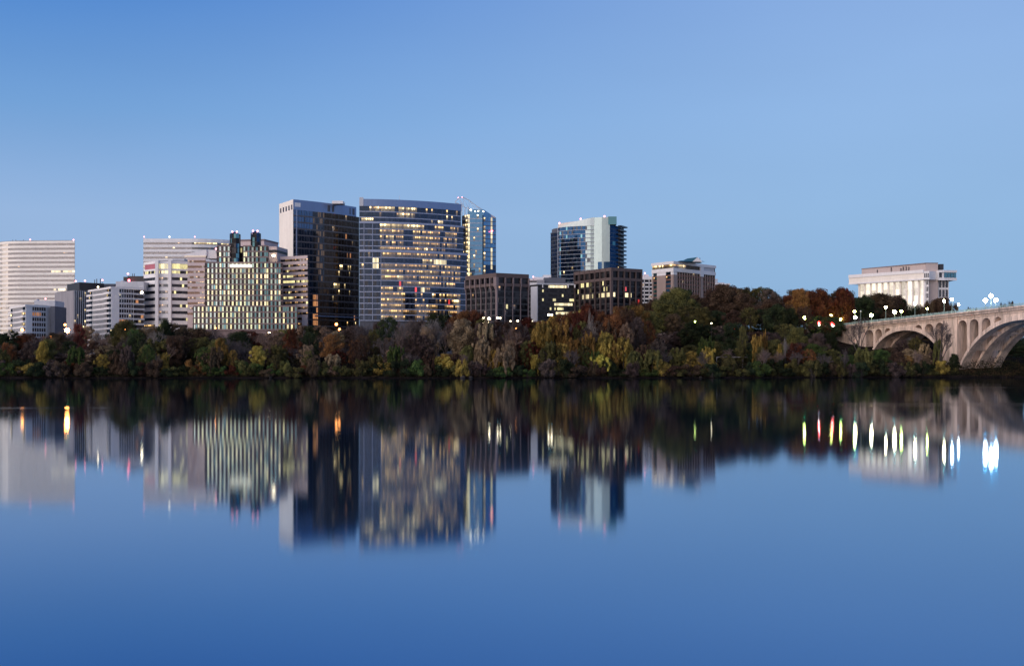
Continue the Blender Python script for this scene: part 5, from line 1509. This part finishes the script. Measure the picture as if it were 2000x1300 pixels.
# the ones that stand out
for a in (('airy', 12, 668, 520, 38, 'orange'), ('shrub', 45, 690, 512, 48, 'dark'), ('round', 92, 662, 524, 44, 'olive'), ('round', 85, 665, 520, 30, 'gold'), ('shrub', 132, 695, 512, 46, 'rust'), ('tall', 152, 630, 570, 36, 'red'),
          ('round', 243, 624, 552, 62, 'olive'), ('airy', 262, 640, 534, 42, 'green'), ('bare', 300, 640, 545, 55, 'twigw'), ('round', 322, 622, 552, 40, 'dark'), ('vine', 318, 684, 514, 34, 'gold'), ('vine', 345, 655, 530, 34, 'olive'), ('shrub', 380, 690, 514, 40, 'orange'),
          ('round', 428, 660, 524, 56, 'olive'), ('airy', 432, 658, 520, 40, 'gold'), ('round', 504, 675, 517, 38, 'yellow'), ('shrub', 470, 694, 512, 34, 'green'), ('tall', 570, 640, 540, 40, 'rust'), ('airy', 648, 650, 532, 56, 'orange'), ('vine', 650, 688, 514, 40, 'tan'), ('shrub', 643, 704, 511, 42, 'tan'),
          ('airy', 790, 655, 524, 46, 'mauve'), ('airy', 815, 650, 524, 48, 'twigp' if 0 else 'mauve'), ('bare', 838, 618, 528, 60, 'twigw'), ('shrub', 870, 682, 512, 60, 'yellow'), ('round', 872, 690, 514, 46, 'gold'), ('vine', 948, 618, 528, 40, 'tan'), ('vine', 940, 655, 518, 40, 'tan'), ('round', 905, 606, 562, 62, 'rust'), ('bare', 1000, 635, 532, 60, 'twigp'), ('vine', 995, 660, 518, 34, 'tan'), ('airy', 1010, 625, 560, 60, 'mauve'),
          ('vine', 1062, 620, 526, 56, 'gold'), ('vine', 1095, 618, 528, 56, 'gold'), ('vine', 1078, 660, 515, 54, 'olive'), ('vine', 1045, 690, 513, 24, 'yellow'), ('round', 1148, 592, 540, 66, 'rust'), ('airy', 1130, 605, 534, 56, 'rust'), ('bare', 1152, 600, 527, 34, 'twigw'), ('vine', 1120, 655, 519, 40, 'gold'), ('vine', 1150, 645, 518, 34, 'gold'), ('vine', 1180, 640, 519, 50, 'gold'), ('airy', 1200, 612, 528, 60, 'orange'), ('vine', 1218, 655, 519, 46, 'gold'), ('vine', 1172, 690, 513, 46, 'yellow'), ('airy', 1222, 628, 526, 40, 'tan'), ('airy', 1175, 605, 535, 50, 'rust'), ('shrub', 1068, 700, 512, 34, 'green'),
          ('vine', 1380, 655, 530, 36, 'green'), ('vine', 1385, 672, 526, 34, 'yellow'), ('shrub', 1378, 696, 522, 50, 'gold'), ('vine', 1322, 676, 526, 42, 'olive'), ('airy', 1450, 634, 545, 26, 'olive'), ('vine', 1478, 648, 540, 30, 'gold'), ('vine', 1493, 642, 542, 14, 'gold'), ('vine', 1488, 672, 530, 32, 'olive'), ('shrub', 1495, 704, 527, 36, 'orange'), ('vine', 1523, 668, 534, 14, 'gold'), ('airy', 1552, 668, 540, 42, 'rust'), ('shrub', 1536, 702, 530, 26, 'yellow'), ('airy', 1582, 680, 538, 32, 'orange'), ('bare', 1533, 655, 533, 14, 'twigw')):
    tree(*a)
# dark wooded hill on the right
HP = [(1225, 592), (1250, 585), (1270, 592), (1300, 574), (1325, 561), (1348, 562), (1370, 580), (1385, 574), (1398, 558), (1425, 553), (1445, 558), (1462, 562), (1485, 557), (1505, 562), (1528, 580), (1545, 570), (1555, 560), (1575, 566), (1600, 563), (1625, 570), (1640, 561), (1655, 561), (1668, 578), (1690, 574), (1740, 572), (1762, 577), (1775, 588), (1800, 596), (1815, 583), (1840, 580), (1855, 590)]
px = 1228
while px < 1860:
    y = prof(px, HP) + rnd.uniform(0, 4)
    c = rnd.choice(['brown', 'dark', 'brown', 'olive'])
    if 1390 < px < 1440: c = rnd.choice(['rust', 'brown'])
    if 1536 < px < 1665: c = rnd.choice(['rust', 'orange', 'brown', 'brown'])
    if 1665 < px: c = rnd.choice(['dark', 'brown'])
    tree(rnd.choice(['round', 'round', 'tall']), px, y, rnd.uniform(690, 730) if px < 1660 else rnd.uniform(735, 770), rnd.uniform(44, 64), c, 'on hill crest')
    px += rnd.uniform(15, 21)
for a in (('round', 1325, 561, 670, 80, 'olive'), ('round', 1415, 554, 672, 76, 'brown'), ('round', 1300, 585, 650, 76, 'olive'), ('round', 1560, 563, 680, 48, 'orange'), ('round', 1600, 563, 682, 60, 'rust'), ('round', 1644, 560, 684, 50, 'rust'), ('airy', 1652, 561, 690, 40, 'red'), ('round', 1720, 572, 725, 96, 'brown'), ('round', 1690, 580, 715, 60, 'dark'), ('round', 1838, 580, 730, 60, 'brown'), ('round', 1510, 585, 650, 90, 'brown'), ('round', 1450, 572, 662, 70, 'brown'), ('airy', 1500, 562, 690, 60, 'mauve')):
    tree(*a, 'on hill crest')
for y0, Yr, cs, rowt in ((600, (620, 650), ['brown', 'dark', 'brown', 'olive', 'dark'], 'high on hill'), (635, (575, 600), ['dark', 'mauve', 'brown', 'twig', 'dark', 'olive', 'twigp'], 'mid hill'), (672, (545, 565), ['mauve', 'dark', 'twigp', 'dark', 'green', 'brown', 'olive'], 'low on hill')):
    px = 1235
    while px < (1640 if y0 == 600 else 1606):
        c = rnd.choice(cs); k = 'bare' if c.startswith('twig') else rnd.choice(['round', 'airy', 'round', 'tall'])
        yy = y0 + rnd.uniform(-10, 14)
        if y0 == 600 and px > 1540: yy += 6
        if y0 == 600 and px > 1600: k, c, yy = 'round', 'dark', max(yy, 618)
        tree(k, px, yy, rnd.uniform(*Yr), rnd.uniform(46, 70), c, rowt)
        px += rnd.uniform(22, 32)
for a in (('airy', 200, 690, 512, 36, 'gold'), ('airy', 285, 672, 516, 40, 'olive'), ('vine', 400, 684, 514, 36, 'tan'), ('airy', 455, 682, 514, 30, 'gold'), ('airy', 540, 690, 512, 34, 'olive'), ('airy', 600, 672, 518, 44, 'tan'), ('airy', 700, 664, 520, 44, 'brown'), ('vine', 735, 690, 513, 34, 'olive'), ('airy', 765, 680, 515, 40, 'tan'), ('airy', 915, 672, 520, 40, 'olive'), ('vine', 970, 676, 517, 36, 'gold'), ('airy', 1030, 664, 520, 40, 'olive'), ('airy', 1100, 668, 517, 44, 'gold'), ('airy', 1140, 672, 516, 44, 'olive'), ('airy', 1200, 668, 518, 44, 'gold'), ('airy', 1262, 672, 522, 44, 'olive'), ('airy', 1285, 660, 530, 44, 'mauve'), ('airy', 1350, 684, 526, 40, 'gold'), ('airy', 1420, 690, 528, 40, 'olive'), ('airy', 1510, 694, 530, 36, 'gold'), ('airy', 1600, 700, 536, 40, 'olive')):
    tree(*a)
# around the bridge
for a in (('bare', 1678, 610, 560, 60, 'twig'), ('airy', 1670, 668, 566, 34, 'dark'), ('round', 1622, 648, 574, 36, 'dark'), ('round', 1600, 650, 572, 46, 'mauve'), ('round', 1655, 692, 556, 50, 'green'), ('airy', 1625, 680, 552, 44, 'olive'), ('airy', 1686, 700, 552, 36, 'dark'), ('round', 1720, 682, 560, 44, 'green'), ('shrub', 1745, 700, 556, 40, 'olive'),
          ('airy', 1790, 660, 600, 50, 'olive'), ('airy', 1770, 650, 640, 56, 'mauve'), ('airy', 1740, 665, 630, 50, 'rust'), ('airy', 1810, 665, 620, 44, 'mauve'), ('round', 1775, 680, 562, 44, 'tan'), ('airy', 1768, 692, 552, 40, 'orange'), ('airy', 1805, 690, 552, 40, 'tan'), ('airy', 1738, 676, 568, 40, 'brown'), ('airy', 1762, 662, 574, 40, 'mauve'), ('airy', 1788, 656, 576, 40, 'olive'), ('vine', 1806, 668, 566, 34, 'tan'), ('airy', 1822, 684, 560, 34, 'mauve'), ('shrub', 1840, 704, 548, 36, 'gold'), ('shrub', 1820, 706, 548, 40, 'dark'),
          ('bare', 1836, 622, 548, 56, 'twig'), ('vine', 1832, 655, 550, 20, 'olive'), ('round', 1864, 690, 548, 26, 'dark'), ('shrub', 1858, 712, 545, 30, 'olive'),
          ('round', 1965, 700, 622, 50, 'dark'), ('round', 2000, 690, 640, 60, 'dark'), ('shrub', 1960, 712, 618, 50, 'green'), ('shrub', 1990, 712, 626, 50, 'olive'), ('round', 2030, 680, 660, 60, 'brown'), ('round', 1985, 672, 690, 70, 'dark'), ('round', 1950, 690, 680, 60, 'brown'), ('round', 1930, 672, 640, 60, 'dark'), ('round', 1975, 660, 720, 90, 'dark'), ('round', 2030, 655, 700, 90, 'dark'), ('round', 1905, 690, 650, 60, 'dark')):
    tree(*a)
for px, y in ((1660, 650), (1700, 655), (1730, 650), (1790, 648), (1720, 668), (1750, 660), (1770, 664), (1810, 668)): tree('round', px, y, 690, 66, 'dark', 'farther back')
for px, y, w in ((1893, 595, 26), (1905, 598, 20), (1960, 587, 30), (1975, 584, 34), (1990, 592, 30)): tree('airy', px, y + 2, 980, w, 'brown', 'above the railing')
# labels: tell look-alikes apart by their order along the bank
ords = {2: ['left of two', 'right of two'], 3: ['left of three', 'middle of three', 'right of three']}
W_ = ['leftmost', 'second from left', 'third from left', 'fourth from left', 'fifth from left', 'sixth from left', 'seventh from left']
by = {}
for t in TREES: by.setdefault(t[2], []).append(t)
for lb, ts in by.items():
    ts.sort(key=lambda t: t[1])
    for i, (e, px, _, c, g) in enumerate(ts):
        l = lb if len(ts) == 1 else (f"{lb}, {ords[len(ts)][i]}" if len(ts) in ords else f"{lb}, {W_[i]}")
        tag(e, l, c, g)

# undergrowth: nobody could count it
def undergrowth():
    n = 90000
    x = rng.uniform(-330, 330, n); d = rng.gamma(1.6, 15, n) + .6
    cl = np.sin(x * .31) * np.sin(x * .077 + 2) * .5 + .6
    hmax = (1.4 + 2.8 * np.clip(cl, .1, 1)) * np.clip(d / 12, .35, 1.4)
    z = rng.random(n) ** .8 * hmax
    C = np.empty((n, 3))
    for i in range(n):
        y = shore(x[i]) + d[i]; C[i] = (x[i], y, gz(x[i], y) + z[i])
    me = quads_mesh('undergrowth', C, rvec(n), .16 + .22 * rng.random(n), [MATS['undergrowth_leaves']])
    o = bpy.data.objects.new('undergrowth', me); col.objects.link(o)
    tag(o, 'dark tangled undergrowth covering the river bank between the trees', 'undergrowth', None, 'stuff')
m, nt, out = newmat('undergrowth_leaves')
tc = N(nt, 'ShaderNodeTexCoord'); n1 = N(nt, 'ShaderNodeTexNoise'); n1.inputs['Scale'].default_value = .18; n1.inputs['Detail'].default_value = 5; L(nt, tc.outputs['Object'], n1.inputs['Vector'])
cr = N(nt, 'ShaderNodeValToRGB'); e = cr.color_ramp.elements; e[0].position = .38; e[0].color = (.012, .016, .009, 1); e[1].position = .66; e[1].color = (.06, .038, .022, 1); k = e.new(.52); k.color = (.028, .026, .014, 1)
L(nt, n1.outputs['Fac'], cr.inputs[0]); d_ = N(nt, 'ShaderNodeBsdfDiffuse'); L(nt, cr.outputs[0], d_.inputs[0]); L(nt, d_.outputs[0], out.inputs[0])
undergrowth()

# boulders on the muddy edge
for px, r in ((528, .8), (905, 1.2), (920, .9), (1370, .6)):
    x = PX(px, 506); y = shore(x) + .9; rr = random.Random(px); mb = MB(); mb.ball((0, 0, 0), 1, 9, 6)
    mb.v = [(a * r * (1 + .18 * math.sin(3 * a + 5 * c + px)), b * r * .8, c * r * .55 * (1 + .2 * math.sin(4 * a + px))) for a, b, c in mb.v]
    o = single('boulder', mb, rockm, f'{"large" if r > 1.1 else "small"} grey boulder at the waterline {spot(px)}', 'rock', 'boulders along the waterline'); o.location = (x, y, .35)
lbs = {}
for o in [o for o in col.objects if o.name.startswith('boulder')]: lbs.setdefault(o['label'], []).append(o)
for l, os_ in lbs.items():
    if len(os_) > 1:
        for i, o in enumerate(sorted(os_, key=lambda q: q.location.x)): o['label'] = l + ', ' + ords[len(os_)][i]
# parkway guard rails glimpsed through the trees
def guard(pxa, pxb, py, Y, lb):
    T = Thing('guard_rail', lb, 'guard rail', (PX((pxa + pxb) / 2, Y), Y, gz(PX((pxa + pxb) / 2, Y), Y)))
    xa, xb = PX(pxa, Y), PX(pxb, Y); mb = MB(); z = PZ(py, Y)
    mb.box(xa, xb, Y, Y + .12, z - .15, z + .1); T.part('rail', mb, grey)
    x = xa
    while x < xb:
        p = MB(); p.box(x - .1, x + .1, Y + .1, Y + .3, min(gz(x, Y), z - 1.2), z + .1); T.part('post', p, grey); x += 6
guard(885, 1040, 690, 548, 'pale parkway guard rail glimpsed through bushes below the flaring-pier offices')
guard(1400, 1600, 697, 551, 'pale parkway guard rail glimpsed through bushes left of the bridge')

# ------------------------------------------------------------------ SKY AND LIGHT
w = bpy.data.worlds.new('World'); scene.world = w; w.use_nodes = True
nt = w.node_tree; nt.nodes.clear()
out = N(nt, 'ShaderNodeOutputWorld'); bg = N(nt, 'ShaderNodeBackground'); L(nt, bg.outputs[0], out.inputs[0])
tc = N(nt, 'ShaderNodeTexCoord'); nz = N(nt, 'ShaderNodeVectorMath', operation='NORMALIZE'); L(nt, tc.outputs['Generated'], nz.inputs[0])
sx = N(nt, 'ShaderNodeSeparateXYZ'); L(nt, nz.outputs[0], sx.inputs[0])
def ramp(pts):
    r = N(nt, 'ShaderNodeValToRGB'); e = r.color_ramp.elements
    e[0].position, e[0].color = pts[0][0], rgba(pts[0][1]); e[1].position, e[1].color = pts[-1][0], rgba(pts[-1][1])
    for p, c in pts[1:-1]:
        k = e.new(p); k.color = rgba(c)
    return r
def s2l(r, g, b): return tuple(((c / 255) / 12.92 if c / 255 < .04045 else ((c / 255 + .055) / 1.055) ** 2.4) for c in (r, g, b))
zc = math_n(nt, 'MAXIMUM', sx.outputs[2], 0.0)
left = ramp([(0, s2l(150, 180, 210)), (.06, s2l(152, 181, 217)), (.12, s2l(150, 181, 221)), (.20, s2l(116, 163, 217)), (.30, s2l(72, 130, 205)), (.6, s2l(50, 98, 172)), (1, s2l(42, 82, 150))])
right = ramp([(0, s2l(140, 178, 214)), (.06, s2l(142, 180, 218)), (.12, s2l(146, 184, 224)), (.20, s2l(146, 183, 228)), (.30, s2l(138, 174, 226)), (.6, s2l(80, 125, 190)), (1, s2l(42, 82, 150))])
dawn = ramp([(0, (1.25, .92, .78)), (.05, (1.5, 1.15, .95)), (.12, (1.25, 1.08, 1.0)), (.25, (.80, .82, .92)), (.5, (.30, .42, .66)), (1, s2l(42, 82, 150))])
anti = ramp([(0, (.35, .42, .58)), (.06, (.55, .62, .80)), (.15, (.42, .56, .84)), (.35, (.22, .38, .70)), (1, s2l(42, 82, 150))])
for r_ in (left, right, dawn, anti): L(nt, zc, r_.inputs[0])
# azimuth weights
hx = math_n(nt, 'SQRT', math_n(nt, 'ADD', math_n(nt, 'MULTIPLY', sx.outputs[0], sx.outputs[0]), math_n(nt, 'MULTIPLY', sx.outputs[1], sx.outputs[1])))
ax = math_n(nt, 'DIVIDE', sx.outputs[0], math_n(nt, 'MAXIMUM', hx, .001)); ay = math_n(nt, 'DIVIDE', sx.outputs[1], math_n(nt, 'MAXIMUM', hx, .001))
def mrange(v, a, b, smooth=True):
    m = N(nt, 'ShaderNodeMapRange'); m.interpolation_type = 'SMOOTHSTEP' if smooth else 'LINEAR'
    m.inputs[1].default_value = a; m.inputs[2].default_value = b; L(nt, v, m.inputs[0]); return m.outputs[0]
def mixc(f, a, b):
    m = N(nt, 'ShaderNodeMix', data_type='RGBA'); L(nt, f, m.inputs[0]); L(nt, a, m.inputs[6]); L(nt, b, m.inputs[7]); return m.outputs[2]
front = mixc(mrange(ax, -.45, .40), left.outputs[0], right.outputs[0])
SAZ = (-0.80, -0.60)      # where the sun is about to rise: behind and to the left of the camera
dd = math_n(nt, 'ADD', math_n(nt, 'MULTIPLY', ax, SAZ[0]), math_n(nt, 'MULTIPLY', ay, SAZ[1]))
back = mixc(mrange(dd, -.1, .85), anti.outputs[0], dawn.outputs[0])
sky = mixc(mrange(ay, .55, -.15), front, back)
nzs = N(nt, 'ShaderNodeTexNoise'); nzs.inputs['Scale'].default_value = 2.2; nzs.inputs['Detail'].default_value = 3
mps = N(nt, 'ShaderNodeMapping'); mps.inputs['Scale'].default_value = (1, 1, 4); L(nt, nz.outputs[0], mps.inputs['Vector']); L(nt, mps.outputs[0], nzs.inputs['Vector'])
mrs = N(nt, 'ShaderNodeMapRange'); mrs.inputs[1].default_value = .3; mrs.inputs[2].default_value = .7; mrs.inputs[3].default_value = .97; mrs.inputs[4].default_value = 1.03; L(nt, nzs.outputs['Fac'], mrs.inputs[0])
mxs = N(nt, 'ShaderNodeMix', data_type='RGBA', blend_type='MULTIPLY'); mxs.inputs[0].default_value = 1; L(nt, sky, mxs.inputs[6]); L(nt, mrs.outputs[0], mxs.inputs[7])
L(nt, mxs.outputs[2], bg.inputs[0]); bg.inputs[1].default_value = 1.0
sun = bpy.data.lights.new('sun', 'SUN'); sun.energy = 2.9; sun.angle = R(80); sun.color = (1.0, .84, .77)
so = bpy.data.objects.new('sun', sun); col.objects.link(so)
el = R(12); v = Vector((SAZ[0] * math.cos(el), SAZ[1] * math.cos(el), math.sin(el)))
so.rotation_euler = v.to_track_quat('Z', 'Y').to_euler()

# ------------------------------------------------------------------ CAMERA
cam = bpy.data.cameras.new('camera'); co = bpy.data.objects.new('camera', cam); col.objects.link(co)
cam.sensor_width = 36; cam.lens = 36 * F / 2000; cam.clip_start = .5; cam.clip_end = 20000
co.location = (0, 0, H); co.rotation_euler = (R(90), 0, 0)
cam.shift_y = (HY - 650) / 2000
scene.camera = co
vs = scene.view_settings; vs.view_transform = 'Standard'; vs.look = 'None'; vs.exposure = 0; vs.gamma = 1
scene.render.engine = 'CYCLES'
scene.cycles.max_bounces = 6; scene.cycles.sample_clamp_indirect = 6
